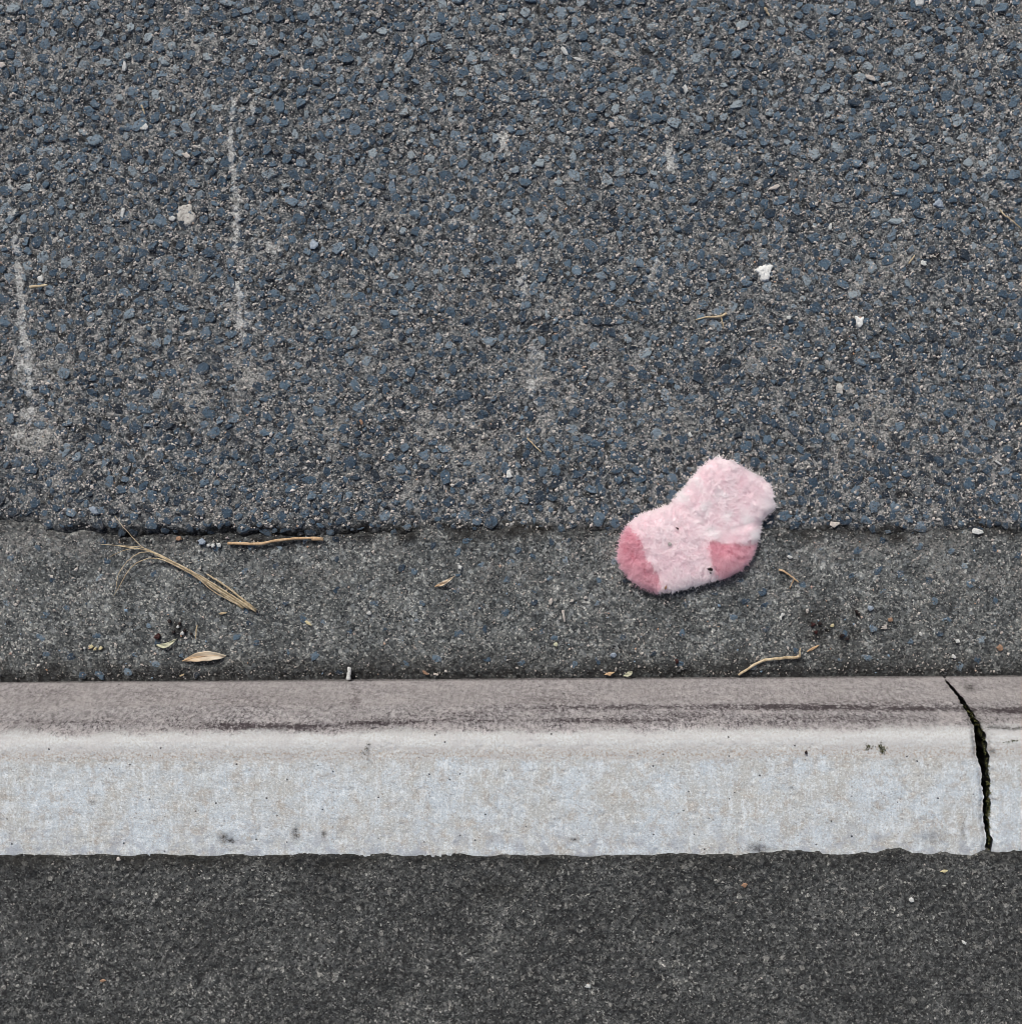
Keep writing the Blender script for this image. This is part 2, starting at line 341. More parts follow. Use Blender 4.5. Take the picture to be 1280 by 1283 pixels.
    nb = b.bump(h, 0.0016, 0.85)
    nb = b.bump(b.math('MULTIPLY', b.mapr(v, 0.11, 0.09), sc), 0.006, 0.9, nb)
    nb = b.bump(b.math('MULTIPLY', pit, -1.0), 0.0015, 1.0, nb)
    return b.done(c, nb)
def mat_simple(name, stops, scale=300, rough=0.75, spec=0.3, stretch=(1, 1, 1), bumpd=0.0004):
    b = NB(name, rough, spec)
    nz = b.noise(scale, 4, 0.65, b.scalevec(b.co, stretch))
    return b.done(b.ramp(nz, stops), b.bump(nz, bumpd, 0.7))
def mat_fuzz(name, c0, c1):
    b = NB(name, 0.85, 0.15)
    col = b.ramp(b.attr('tone'), [(0.0, c0), (1.0, c1)])
    b.done(col)
    tr = b.n('ShaderNodeBsdfTranslucent'); b.put(tr.inputs[0], col)
    mx = b.n('ShaderNodeMixShader'); mx.inputs[0].default_value = 0.4
    b.t.links.new(b.b.outputs[0], mx.inputs[1]); b.t.links.new(tr.outputs[0], mx.inputs[2])
    b.t.links.new(mx.outputs[0], b.t.nodes['Material Output'].inputs[0]); return b.m

M_binder, M_stone, M_grain, M_gutter, M_path, M_kerb = mat_binder(), mat_stone(), mat_grain(), mat_gutter(), mat_path(), mat_kerb()
M_straw = mat_simple("dry_straw", [(0.3, (0.26, 0.19, 0.11)), (0.55, (0.50, 0.41, 0.27)), (0.75, (0.66, 0.58, 0.43))], 220, 0.6, 0.35, (1, 1, 1))
M_twig = mat_simple("twig_bark", [(0.3, (0.28, 0.17, 0.09)), (0.55, (0.50, 0.35, 0.21)), (0.75, (0.66, 0.52, 0.36))], 260, 0.7)
M_dark = mat_simple("dark_crumb", [(0.3, (0.006, 0.004, 0.004)), (0.7, (0.03, 0.018, 0.017))], 600, 0.7)
M_red = mat_simple("dark_red_bract", [(0.3, (0.015, 0.005, 0.005)), (0.7, (0.055, 0.014, 0.013))], 600, 0.6)
M_white = mat_simple("white_chip", [(0.3, (0.36, 0.375, 0.37)), (0.7, (0.66, 0.67, 0.65))], 500, 0.7)
M_pale = mat_simple("pale_stone", [(0.3, (0.32, 0.29, 0.265)), (0.7, (0.56, 0.52, 0.48))], 500, 0.75)
M_bluechip = mat_simple("blue_chip", [(0.3, (0.16, 0.20, 0.26)), (0.7, (0.36, 0.42, 0.48))], 500, 0.6)
M_orange = mat_simple("orange_scrap", [(0.3, (0.20, 0.115, 0.07)), (0.7, (0.38, 0.25, 0.17))], 500, 0.7)
M_yellow = mat_simple("yellow_scrap", [(0.3, (0.38, 0.33, 0.17)), (0.7, (0.64, 0.58, 0.38))], 500, 0.7)
M_green = mat_simple("greenish_scrap", [(0.3, (0.36, 0.37, 0.24)), (0.7, (0.60, 0.59, 0.45))], 500, 0.7)
M_gum = mat_simple("trodden_gum", [(0.3, (0.16, 0.155, 0.145)), (0.48, (0.40, 0.39, 0.36)), (0.7, (0.54, 0.53, 0.50))], 300, 0.85, 0.2, (1, 1, 1), 0.0003)
M_drop = mat_simple("bird_lime", [(0.3, (0.52, 0.53, 0.51)), (0.6, (0.76, 0.77, 0.75))], 300, 0.8, 0.2, (1, 1, 1), 0.001)
M_moss = mat_simple("moss", [(0.3, (0.03, 0.035, 0.010)), (0.55, (0.09, 0.095, 0.03)), (0.75, (0.20, 0.19, 0.08))], 500, 0.9)
M_soil = mat_simple("joint_soil", [(0.3, (0.008, 0.007, 0.006)), (0.7, (0.03, 0.026, 0.02))], 300, 0.95)

# ------------------------------------------------------------------ the road: one sheet to the horizon, binder dense near the camera
ST = 0.00185
XS = dense_axis(-0.70, 0.70, ST, 60, -60)
fade_x = sst(1.25, 0.85, np.abs(XS))
def sheet(name, S, yfun, zfun, mat, parent=None, extra=None):
    X, Sg = np.meshgrid(XS, S, indexing='ij'); Y = yfun(X, Sg); Z = zfun(X, Y, Sg)
    at = extra(X, Y, Sg) if extra else None
    return npmesh(name, np.stack([X, Y, Z], -1).reshape(-1, 3), quads=grid_faces(*X.shape), mat=mat, parent=parent, attrs=at)
S_road = dense_axis(-0.016, 0.72, ST, 60)
def nearmask(X, Y): return sst(1.1, 0.85, np.abs(X)) * sst(1.1, 0.85, np.abs(Y))
def road_z(X, Y, S):
    z = road_macro(X, Y); m = nearmask(X, Y); sd = sandy(X, Y)
    f1, cid = worley(X / 0.0062, Y / 0.0062, 51)
    d = (fbm(X / 0.008, Y / 0.008, 53, 3) - 0.5) * 0.0048 + (0.45 - f1) * 0.0014 + (fbm(X / 0.035, Y / 0.035, 57, 2) - 0.5) * 0.0016
    return z + m * (d + 0.0007 * sd) 
def edge_dirt(X, S):
    p = wpx(X)
    amt = 0.55 + 0.45 * sst(80, 140, p) - 0.14 * sst(470, 560, p) - 0.25 * sst(680, 760, p) + 0.22 * sst(960, 1010, p)
    return np.clip(amt * (0.55 + 0.9 * vn(X * 30, X * 0, 61)), 0, 1)
def road_attrs(X, Y, S):
    dirt_shade = edge_dirt(X, S) * sst(0.013, 0.001, S + (fbm(X * 60, Y * 60, 63, 2) - 0.5) * 0.012)
    # black pockets in the open texture
    dirt_shade = np.maximum(dirt_shade, 0.7 * sst(0.66, 0.80, fbm(X / 0.011, Y / 0.011, 65, 3)) * nearmask(X, Y))
    return {'scuff': scuff(X, Y), 'sand': sandy(X, Y), 'dirt': dirt_shade, 'far': sst(0.95, 1.10, np.maximum(np.abs(X), Y))}
road = sheet("road", S_road, lambda X, S: road_edge(X) + S, road_z, M_binder, extra=road_attrs)
tag(road, kind='structure')

# ------------------------------------------------------------------ stones of the road surface
def dart(x0, x1, y0, y1, tries, rmean, sig, rmin, rmax, gap, seed, keep=None):
    g = np.random.default_rng(seed)
    r = np.sort(np.clip(rmean * np.exp(g.normal(0, sig, tries)), rmin, rmax))[::-1]
    xs = g.uniform(x0, x1, tries); ys = g.uniform(y0, y1, tries); c = rmax * 2; cells = {}; out = []
    for x, y, q in zip(xs.tolist(), ys.tolist(), r.tolist()):
        i, j = int(x // c), int(y // c); ok = True
        for a in (i - 1, i, i + 1):
            for b in (j - 1, j, j + 1):
                for (u, v, w) in cells.get((a, b), ()):
                    if (u - x) ** 2 + (v - y) ** 2 < (gap * (q + w)) ** 2: ok = False; break
                if not ok: break
            if not ok: break
        if ok: cells.setdefault((i, j), []).append((x, y, q)); out.append((x, y, q))
    return np.array(out)
def stone_arrays(P, seed, zfun, lift, tonefun, thick=0.004, asp=(0.55, 1.0)):
    g = np.random.default_rng(seed); N = len(P); K = 9
    x, y, r = P.T
    a = np.sort((np.arange(K)[None] + g.uniform(-0.42, 0.42, (N, K))) / K * 2 * np.pi, 1)
    rad = g.uniform(0.76, 1.18, (N, K))
    ar = g.uniform(*asp, N); th = g.normal(0.15, 0.9, N)
    lx = np.cos(a) * rad * (r / np.sqrt(ar))[:, None]; ly = np.sin(a) * rad * (r * np.sqrt(ar))[:, None]
    ct, sn = np.cos(th)[:, None], np.sin(th)[:, None]
    ox, oy = lx * ct - ly * sn, lx * sn + ly * ct
    gx = g.normal(0, 0.17, N)[:, None]; gy = g.normal(0, 0.17, N)[:, None]; z0 = (zfun(x, y) + lift(x, y, g.uniform(0, 1, N)))[:, None]
    sh = g.uniform(0.60, 0.82, (N, 1)); cxo = g.normal(0, 0.10, (N, 1)) * r[:, None]; cyo = g.normal(0, 0.10, (N, 1)) * r[:, None]
    def ring(k, dz, ofs):
        X = ox * k + ofs * cxo; Y = oy * k + ofs * cyo
        return np.stack([x[:, None] + X, y[:, None] + Y, z0 + dz + gx * X + gy * Y], -1)
    A = ring(1.10, -thick, 0); B = ring(1.0, -0.0011 + g.normal(0, 0.0004, (N, K)), 0); C = ring(sh, 0.0 + g.normal(0, 0.0004, (N, K)), 1)
    D = np.stack([x[:, None] + cxo, y[:, None] + cyo, z0 + g.uniform(0, 0.0005, (N, 1))], -1)
    V = np.concatenate([A, B, C, D], 1)
    i = np.arange(K); j = (i + 1) % K
    q = np.concatenate([np.stack([i, j, j + K, i + K], 1), np.stack([i + K, j + K, j + 2 * K, i + 2 * K], 1)])
    t = np.stack([i + 2 * K, j + 2 * K, np.full(K, 3 * K)], 1)
    rim = np.tile(np.concatenate([np.full(K, 1.0), np.full(K, 0.62), np.full(K, 0.08), [0.0]]), (N, 1))
    tone = np.repeat(tonefun(x, y, g)[:, None], 3 * K + 1, 1)
    return V, q, t, rim, tone
def road_sheet_z(x, y): return road_macro(x, y) + (fbm(x / 0.035, y / 0.035, 57, 2) - 0.5) * 0.0016
def stone_tone(x, y, g):
    t = np.clip(g.normal(0.50, 0.24, len(x)), 0.02, 0.90); t = np.where(g.uniform(0, 1, len(x)) < 0.05, g.uniform(0.8, 1.0, len(x)), t)
    return np.clip(t + 0.15 * sst(0.15, 0.55, y) - 0.10 * sst(0.28, -0.02, y), 0, 1)
def stone_lift(x, y, u):
    return 0.0015 * u - 0.0002 + 0.0004 * sst(0.3, 0.0, y) - 0.0012 * np.maximum(0, sandy(x, y) - 0.40) + 0.0006 * sst(0.10, 0.55, y)
P = dart(-1.12, 1.12, -0.03, 1.12, 110000, 0.0045, 0.29, 0.0020, 0.0090, 0.91, 11)
P = P[P[:, 1] > road_edge(P[:, 0]) + 0.001]
V, q, t, rim, tone = stone_arrays(P, 12, road_sheet_z, stone_lift, stone_tone)
sc = scuff(V[..., 0], V[..., 1]); sd = sandy(V[..., 0], V[..., 1]); di = 0.6 * edge_dirt(V[..., 0], 0) * sst(0.011, 0.003, V[..., 1] - road_edge(V[..., 0]))
inview = (np.abs(P[:, 0]) < 0.62) & (P[:, 1] < 0.62)
order = np.argsort(np.where(inview, P[:, 2], 0))[::-1]; big = order[:300]; rest = order[300:]
def emit(name, idx, parent, kind=None, smooth=False):
    n = V.shape[1]; off = (np.arange(len(idx)) * n)[:, None, None]
    o = npmesh(name, V[idx].reshape(-1, 3), quads=(q[None] + off).reshape(-1, 4), tris=(t[None] + off).reshape(-1, 3), mat=M_stone, parent=parent, smooth=smooth,
               attrs={'tone': tone[idx], 'rim': rim[idx], 'scuff': sc[idx], 'sand': sd[idx], 'dirt': di[idx]})
    if kind: o['kind'] = kind
    return o
for k in big: emit("stone", np.array([k]), road)
emit("small_stones", rest, road, 'stuff')

# ------------------------------------------------------------------ loose and half-sunk grit
OCT = np.array([(1, 0, 0), (0, 1, 0), (-1, 0, 0), (0, -1, 0), (0, 0, 0.8), (0, 0, -0.8)], float)
OT = np.array([(0, 1, 4), (1, 2, 4), (2, 3, 4), (3, 0, 4), (1, 0, 5), (2, 1, 5), (3, 2, 5), (0, 3, 5)])
def grit(name, x, y, zf, r0, r1, tones, parent, seed, sink=0.2):
    g = np.random.default_rng(seed); N = len(x)
    r = r0 + (r1 - r0) * g.uniform(0, 1, N) ** 2.2
    v = OCT[None] * g.uniform(0.6, 1.25, (N, 6, 1)) * r[:, None, None]; v[..., 0] *= g.uniform(0.8, 1.6, (N, 1))
    th = g.uniform(0, 6.28, (N, 1)); vx = v[..., 0] * np.cos(th) - v[..., 1] * np.sin(th); vy = v[..., 0] * np.sin(th) + v[..., 1] * np.cos(th)
    vv = np.stack([x[:, None] + vx, y[:, None] + vy, (zf(x, y) + r * sink)[:, None] + v[..., 2]], -1)
    tn = np.repeat(tones(g, N)[:, None], 6, 1)
    o = npmesh(name, vv.reshape(-1, 3), tris=(OT[None] + (np.arange(N) * 6)[:, None, None]).reshape(-1, 3), mat=M_grain, parent=parent, smooth=False, attrs={'tone': tn})
    o['kind'] = 'stuff'; return o
def tones_pale(g, N): return np.clip(g.beta(2.4, 1.7, N), 0, 1)
g = np.random.default_rng(5)
gx = g.uniform(-0.75, 0.75, 46000); gy = g.uniform(-0.02, 0.75, 46000)
k = (gy > road_edge(gx) + 0.002) & (g.uniform(0, 1, 46000) < 0.35 + 0.9 * fbm(gx / 0.05, gy / 0.05, 71, 2))
grit("grit", gx[k], gy[k], lambda x, y: road_sheet_z(x, y) + 0.0006, 0.0005, 0.0017, tones_pale, road, 6)

gx = g.uniform(-0.75, 0.75, 14000); gy = g.uniform(-0.02, 0.75, 14000); k = gy > road_edge(gx) + 0.002
grit("pale_grit", gx[k], gy[k], lambda x, y: road_sheet_z(x, y) + 0.0010, 0.0009, 0.0025, lambda g, N: np.clip(g.normal(0.83, 0.08, N), 0.5, 0.905), road, 7)
# ------------------------------------------------------------------ the gutter
S_gut = np.concatenate([np.arange(-0.012, 0.20, ST)])
def gut_y(X, S):
    top = road_edge(X) + 0.012; bot = kerb_y(X) - 0.004; f = (S - S[0, 0]) / (S[0, -1] - S[0, 0])
    return top + (bot - top) * f
def gut_z(X, Y, S):
    m = nearmask(X, Y); f1, cid = worley(X / 0.0055, Y / 0.0055, 151)
    d = (fbm(X / 0.007, Y / 0.007, 153, 3) - 0.5) * 0.0036 + (0.45 - f1) * 0.0012 + (fbm(X / 0.05, Y / 0.05, 157, 2) - 0.5) * 0.0014
    return gutter_macro(X, Y) + m * d - 0.003 * sst(0.012, 0.0, Y - kerb_y(X))
def gut_attrs(X, Y, S):
    px = wpx(X); py = 641.5 - Y * 1000
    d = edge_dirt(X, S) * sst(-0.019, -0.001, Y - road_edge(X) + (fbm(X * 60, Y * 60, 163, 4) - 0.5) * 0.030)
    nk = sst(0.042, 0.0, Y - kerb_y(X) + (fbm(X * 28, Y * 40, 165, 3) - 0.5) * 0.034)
    d = np.maximum(d, 0.92 * nk); d = np.maximum(d, 0.9 * sst(0.006, 0.001, Y - kerb_y(X)))  # kerb foot: dirt, with contact shade painted into the same mask
    for a, b_, r, k in [(222, 788, 11, .9), (1030, 788, 26, 1.0), (1062, 798, 20, .9), (1015, 772, 16, .9), (1072, 768, 10, .9), (790, 805, 35, .3), (320, 764, 6, .8), (1150, 840, 60, .5), (560, 690, 12, .2), (838, 770, 40, .3)]:
        d = np.maximum(d, k * np.exp(-((px - a) ** 2 + (py - b_) ** 2) / (r * r)) * (0.3 + 1.2 * fbm(px / 6, py / 6, 171, 2)))
    s = 0.6 * sst(0.45, 0.7, fbm(px / 70, py / 40, 167, 3)) * sst(800, 700, py)
    return {'dirt': np.clip(d, 0, 1), 'sand': s}
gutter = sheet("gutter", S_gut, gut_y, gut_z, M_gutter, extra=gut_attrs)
tag(gutter, kind='structure')
# chips of aggregate worn out of the gutter's face
PG = dart(-0.75, 0.75, -0.205, -0.03, 1500, 0.0034, 0.32, 0.002, 0.0062, 2.2, 21)
PG = PG[(PG[:, 1] < road_edge(PG[:, 0]) - 0.006) & (PG[:, 1] > kerb_y(PG[:, 0]) + 0.006)]
GK = np.argsort(PG[:, 2])[::-1][:170]; PG = PG[GK]
V2, q2, t2, rim2, tone2 = stone_arrays(PG, 22, gutter_macro, lambda x, y, u: 0.0001 + 0.0009 * u, lambda x, y, g: np.clip(g.normal(0.55, 0.24, len(x)), 0.02, 0.95), 0.003)
V, q, t, rim, tone = V2, q2, t2, rim2, tone2
sc = V[..., 0] * 0; sd = sc + 0.2; di = sc
for k in range(len(PG)): emit("stone", np.array([k]), gutter)
gx = g.uniform(-0.75, 0.75, 11000); gy = g.uniform(-0.21, 0.0, 11000)
k = (gy < road_edge(gx) + 0.003) & (gy > kerb_y(gx) + 0.003) & (g.uniform(0, 1, 11000) < 0.25 + 0.9 * fbm(gx / 0.05, gy / 0.05, 171, 2))
grit("grit", gx[k], gy[k], lambda x, y: gutter_macro(x, y) + 0.0005, 0.0005, 0.0015, lambda g, N: np.clip(g.beta(2.2, 2.2, N) + (g.uniform(0, 1, N) < 0.04) * 0.4, 0, 1), gutter, 16)

gx = g.uniform(-0.75, 0.75, 700); gy = g.uniform(-0.2, 0.0, 700); k = (gy < road_edge(gx) - 0.002) & (gy > kerb_y(gx) + 0.004)
grit("pale_grit", gx[k], gy[k], lambda x, y: gutter_macro(x, y) + 0.0010, 0.0010, 0.0024, lambda g, N: np.clip(g.normal(0.72, 0.16, N), 0.3, 1.0), gutter, 17)
gx = g.uniform(-0.75, 0.75, 9000); gy = g.uniform(-0.215, 0.0, 9000)
dm = gut_attrs(gx, gy, gy * 0 + 0.1)['dirt']; k = (gy < road_edge(gx) + 0.004) & (gy > kerb_y(gx) + 0.002) & (g.uniform(0, 1, 9000) < dm * 0.95)
grit("silt", gx[k], gy[k], lambda x, y: gutter_macro(x, y) + 0.0008, 0.0006, 0.0022, lambda g, N: np.where(g.uniform(0, 1, N) < 0.82, g.uniform(0, 0.16, N), g.uniform(0.3, 0.8, N)), gutter, 18)
# ------------------------------------------------------------------ the kerb: two cast segments, an open crooked joint between them
kerb = empty("kerb"); tag(kerb, kind='structure')
def chaikin(p, n=2):
    for _ in range(n):
        a = p[:-1] * 0.75 + p[1:] * 0.25; b = p[:-1] * 0.25 + p[1:] * 0.75
        p = np.concatenate([p[:1], np.stack([a, b], 1).reshape(-1, 2), p[-1:]])
    return p
prof = np.concatenate([chaikin(KP, 3), [(-0.3999, 0.0985), (-0.4005, 0.093), (-0.4005, -0.05)]])
sl = np.concatenate([[0], np.cumsum(np.hypot(*np.diff(prof, axis=0).T))]); v0 = np.interp(0.0, prof[:len(prof) // 2, 1], sl[:len(prof) // 2])
vs = np.concatenate([[sl[0], sl[0] + 0.03], np.arange(v0 - 0.006, v0 + 0.2605, 0.00165), [sl[-1] - 0.05, sl[-1]]])
PY = np.interp(vs, sl, prof[:, 0]); PZ = np.interp(vs, sl, prof[:, 1]); VV = vs - v0
# joint seen in the photograph, moved onto the profile
JP = [(1180.5, 850, 3.0), (1195, 868, 4.5), (1208, 883.5, 6.5), (1218, 899, 7.5), (1224, 910, 9), (1229, 928, 13), (1233, 950, 14), (1235.5, 970, 10.5), (1237, 995, 8), (1237.5, 1028, 6.5), (1239, 1050, 7), (1239.5, 1072, 7)]
ppy = 641.5 - PY * 1280 / (H - PZ)
jx = (np.interp(ppy, [j[1] for j in JP], [j[0] for j in JP]) - 640) * (H - PZ) / 1280
jw = np.interp(ppy, [j[1] for j in JP], [j[2] for j in JP]) / 1000
back = VV > 0.262
jx[back] = jx[~back][-1]; jw[back] = jw[~back][-1]
def segment(side):
    ax = dense_axis(0, 1.28 if side < 0 else 0.12, ST, 60 if side < 0 else 60)      # distance from the joint
    D, Vg = np.meshgrid(ax, VV, indexing='ij'); Yp = np.broadcast_to(PY, D.shape); Zp = np.broadcast_to(PZ, D.shape)
    rough = (fbm(vs * 160, vs * 0 + side, 201, 3) - 0.5) * 0.004 + (vn(vs * 500, vs * 0, 205 + side) - 0.5) * 0.0016
    edge = jx + side * jw / 2 + rough
    straight = 0.585
    f = sst(0.16, 0.0, D)                                        # the crooked end straightens out away from the joint
    X = edge[None] * f + (straight + side * 0.006) * (1 - f) + side * D
    face = sst(0.0, 0.01, Vg) * sst(0.262, 0.25, Vg); m = face * sst(1.2, 0.9, np.abs(X))
    yo = (kerb_y(X) + 0.2085) * sst(0.2, 0.1, Vg)
    dip = (fbm(X / 0.012, Vg / 0.012, 211, 3) - 0.5) * 0.0012 + (fbm(X / 0.12, Vg / 0.08, 213, 2) - 0.5) * 0.0020
    fr = sst(0.105, 0.09, Vg); sk = X * 0.94 + Vg * 0.34
    dip = dip + fr * (fbm(sk / 0.009, (Vg - X * 0.28) / 0.006, 217, 4) - 0.5) * 0.0034
    dip = dip - 0.0022 * sst(0.085, 0.094, Vg) * sst(0.104, 0.096, Vg) * sst(0.45, 0.6, fbm(X / 0.09, X * 0, 219, 2))
    chip = 0.004 * sst(0.008, 0.0, D) * (0.4 + 0.9 * vn(Vg * 140, X * 0, 221 + side))          # worn arris along the joint
    pit = sst(0.66, 0.80, fbm(X / 0.007, Vg / 0.007, 223, 3)) * 0.0008 * (1 - fr)
    Z = Zp + m * (dip - pit) - chip * face; Y = Yp + yo + m * fr * dip * 0.8
    px = wpx(X); P_ = 641.5 - Y * 1280 / (H - Z); pxx = 640 + X * 1280 / (H - Z)
    def stain(lst, sharp=2): 
        o = np.zeros(X.shape)
        for a, b_, rx, ry, k in lst: o = np.maximum(o, k * np.exp(-np.abs((pxx - a) / rx) ** sharp - np.abs((P_ - b_) / ry) ** sharp))
        return o
    sf = stain([(350, 911, 100, 5, 1.1), (345, 915, 60, 4, 0.8), (300, 909, 60, 4, .9), (300, 880, 70, 18, .35), (690, 886, 40, 10, .5), (760, 886, 160, 4, .7), (1000, 886, 170, 4.5, .95), (1130, 888, 120, 3.5, .95), (1270, 890, 60, 4.5, 1),
                (1090, 882, 140, 6, .45), (560, 903, 130, 3.5, .6), (790, 903, 90, 4, .6), (1050, 900, 180, 6, .40), (445, 875, 8, 18, .5), (690, 880, 70, 16, .45), (480, 906, 60, 3.5, .95), (600, 896, 60, 8, .4), (860, 897, 60, 6, .5), (960, 905, 60, 4, .5), (190, 872, 60, 8, .35), (120, 905, 60, 4, .4), (720, 903, 40, 4, .8), (1080, 903, 60, 5, .6), (40, 905, 80, 3.5, .35), (60, 868, 60, 9, .35)])
    sf = sf * (0.55 + 0.8 * fbm(pxx / 14, P_ / 5, 229, 3))
    dt = stain([(281, 1050, 8, 6, .95), (289, 1054, 5, 4, .9), (370, 1044, 5, 9, .8), (946, 1063, 9, 6, .9), (958, 1064, 6, 5, .6), (719, 1052, 6, 3, .7), (116, 1006, 4, 2.5, .7), (718, 1052, 5, 3, .7), (461, 944, 2.6, 12, .45), (1206, 1040, 2.5, 12, .5),
                (1170, 1050, 14, 8, .4), (990, 987, 7, 3, .4), (405, 1045, 5, 4, .6), (1214, 862, 6, 5, .85), (1244, 940, 3, 3, .8), (1120, 957, 6, 4, .3)])
    dt = np.clip(dt * (0.2 + 2.0 * fbm(pxx / 4, P_ / 4, 233, 2)), 0, 1)
    dt = np.maximum(dt, 0.9 * sst(0.010, 0.0, D) * sst(0.05, 0.09, Vg) * sst(0.16, 0.10, Vg) * fbm(Vg * 120, X * 300, 237, 2) * 1.3)
    if side > 0: dt = np.maximum(dt, 0.95 * np.exp(-((P_ - 912.5 - 2.5 * (vn(pxx / 9, pxx * 0, 239) - .5)) / 2.0) ** 2) * sst(1230, 1240, pxx) * 1.2)
    dt = np.maximum(dt, 0.8 * sst(0.005, 0.0, Vg) * (Vg > -0.01))
    nx, ny = X.shape; v3 = np.stack([X, Y, Z], -1).reshape(-1, 3); qd = grid_faces(nx, ny)
    if side < 0: qd = qd[:, ::-1]
    # the end wall inside the joint
    e = np.arange(ny); bz = -0.05; nv = len(v3)
    wall = np.stack([X[0], Y[0], np.full(ny, bz)], -1); wall[:, 0] += -side * 0.0
    qw = np.stack([e[:-1], e[1:], nv + e[1:], nv + e[:-1]], 1)
    if side > 0: qw = qw[:, ::-1]
    v3 = np.concatenate([v3, wall]); ex = lambda a, fill: np.concatenate([a.reshape(-1), np.full(ny, fill)])
    o = npmesh("kerb_segment", v3, quads=np.concatenate([qd, qw]), mat=M_kerb, parent=kerb,
               attrs={'v': np.concatenate([Vg.reshape(-1), VV]), 'scuff': ex(np.clip(sf, 0, 1), 0), 'dirt': ex(np.clip(dt, 0, 1), 0.85)})
    return o
segment(-1); segment(1)
# dark soil at the bottom of the joint
npmesh("joint_soil", np.array([(0.52, -0.207, 0.0 - 0.012), (0.60, -0.207, -0.012), (0.60, -0.399, 0.02), (0.52, -0.399, 0.02)]), quads=[(3, 2, 1, 0)], mat=M_soil, parent=kerb)

# ------------------------------------------------------------------ the footpath
S_path = dense_axis(0.0, 0.245, ST, 60)
def path_z(X, Y, S):
    m = nearmask(X, Y); f1, cid = worley(X / 0.0058, Y / 0.0058, 251)
    d = (fbm(X / 0.007, Y / 0.007, 253, 3) - 0.5) * 0.0046 + (0.45 - f1) * 0.0022 + (fbm(X / 0.06, Y / 0.06, 257, 2) - 0.5) * 0.0016
    e = sst(0.0, 0.004, S)
    return path_top(X) * e + 0.080 * (1 - e) + m * d * (0.3 + 0.7 * e) + 0.012 * np.clip(S - 0.05, 0, 2)
def path_attrs(X, Y, S):
    d = 0.9 * sst(0.026, 0.0, S + (fbm(X * 24, Y * 24, 263, 3) - 0.5) * 0.030) * (0.5 + 0.5 * sst(1000, 500, wpx(X)))  # dirt plus painted shade where the path meets the kerb
    d = np.maximum(d, 0.6 * np.exp(-((wpx(X) - 630) ** 2 / 30 ** 2 + (Y + 0.437) ** 2 / 0.012 ** 2)))
    return {'dirt': np.clip(d, 0, 1)}
path = sheet("footpath", S_path, lambda X, S: path_edge(X) - S, path_z, M_path, extra=path_attrs)
path.data.flip_normals(); tag(path, kind='structure')
gx = g.uniform(-0.72, 0.72, 4500); gy = g.uniform(-0.66, -0.39, 4500); k = gy < path_edge(gx) - 0.004
grit("grit", gx[k], gy[k], lambda x, y: path_top(x) + 0.0005 + 0.012 * np.clip(path_edge(x) - y - 0.05, 0, 2), 0.0004, 0.0013, lambda g, N: np.clip(0.70 * g.beta(1.6, 2.8, N) + (g.uniform(0, 1, N) < 0.03) * 0.4, 0, 1), path, 26)
# gutter faces need to look up too
for o in (road, gutter):
    n = o.data.polygons[len(o.data.polygons) // 2].normal
    if n.z < 0: o.data.flip_normals()
if path.data.polygons[len(path.data.polygons) // 2].normal.z < 0: path.data.flip_normals()

# ------------------------------------------------------------------ the sock
def sk(X, Y): return 740 + X / 4.571, 550 + Y / 4.571
OUT = [(740, 112), (790, 125), (840, 148), (900, 188), (960, 222), (1010, 258), (1032, 300), (1040, 350), (1042, 392)]       # the cuff's open end
SIDE = [(1000, 424), (968, 462), (962, 500), (955, 545), (938, 595), (922, 650), (890, 702), (850, 738), (800, 765), (740, 788), (680, 806), (600, 826), (500, 850), (440, 862), (395, 866), (340, 856),
        (290, 828), (240, 792), (200, 748), (176, 700), (170, 650), (180, 595), (205, 540), (232, 500), (262, 468), (310, 438), (370, 418), (430, 402), (470, 382), (505, 340), (548, 290), (592, 228), (640, 175), (690, 132)]
TOE = [(232, 500), (262, 540), (285, 590), (302, 640), (325, 690), (362, 730), (385, 770), (392, 815), (395, 866)]
HEEL = [(938, 595), (880, 600), (820, 596), (760, 590), (700, 582), (668, 580), (668, 620), (676, 670), (692, 720), (708, 760), (740, 788)]
SPOTS = [(620, 255, 34), (535, 340, 30), (740, 315, 30), (650, 390, 32), (775, 435, 30), (890, 460, 28), (685, 530, 34), (930, 545, 30)]
def sw(p):
    a, b_ = sk(*p); z = 0.012; k = (H - z) / 1280; return ((a - 640) * k, (641.5 - b_) * k)
def resamp(P, step):
    P = np.array(P); s = np.concatenate([[0], np.cumsum(np.hypot(*np.diff(P, axis=0).T))]); n = max(2, int(s[-1] / step)); u = np.linspace(0, s[-1], n + 1)
    return np.stack([np.interp(u, s, P[:, 0]), np.interp(u, s, P[:, 1])], 1)
cuffP = resamp([sw(p) for p in OUT], 0.0022); sideP = resamp([sw(p) for p in OUT[-1:] + SIDE + OUT[:1]], 0.0022)
loop = np.concatenate([cuffP[:-1], sideP[:-1]]); toeP = resamp([sw(p) for p in TOE], 0.0022); heelP = resamp([sw(p) for p in HEEL], 0.0022)
def inpoly(x, y, P):
    x0, y0 = P[:, 0], P[:, 1]; x1, y1 = np.roll(x0, -1), np.roll(y0, -1); c = np.zeros(x.shape, bool)
    for a, b_, c1, d in zip(x0, y0, x1, y1):
        if b_ != d: c ^= ((b_ > y) != (d > y)) & (x < (c1 - a) * (y - b_) / (d - b_) + a)
    return c
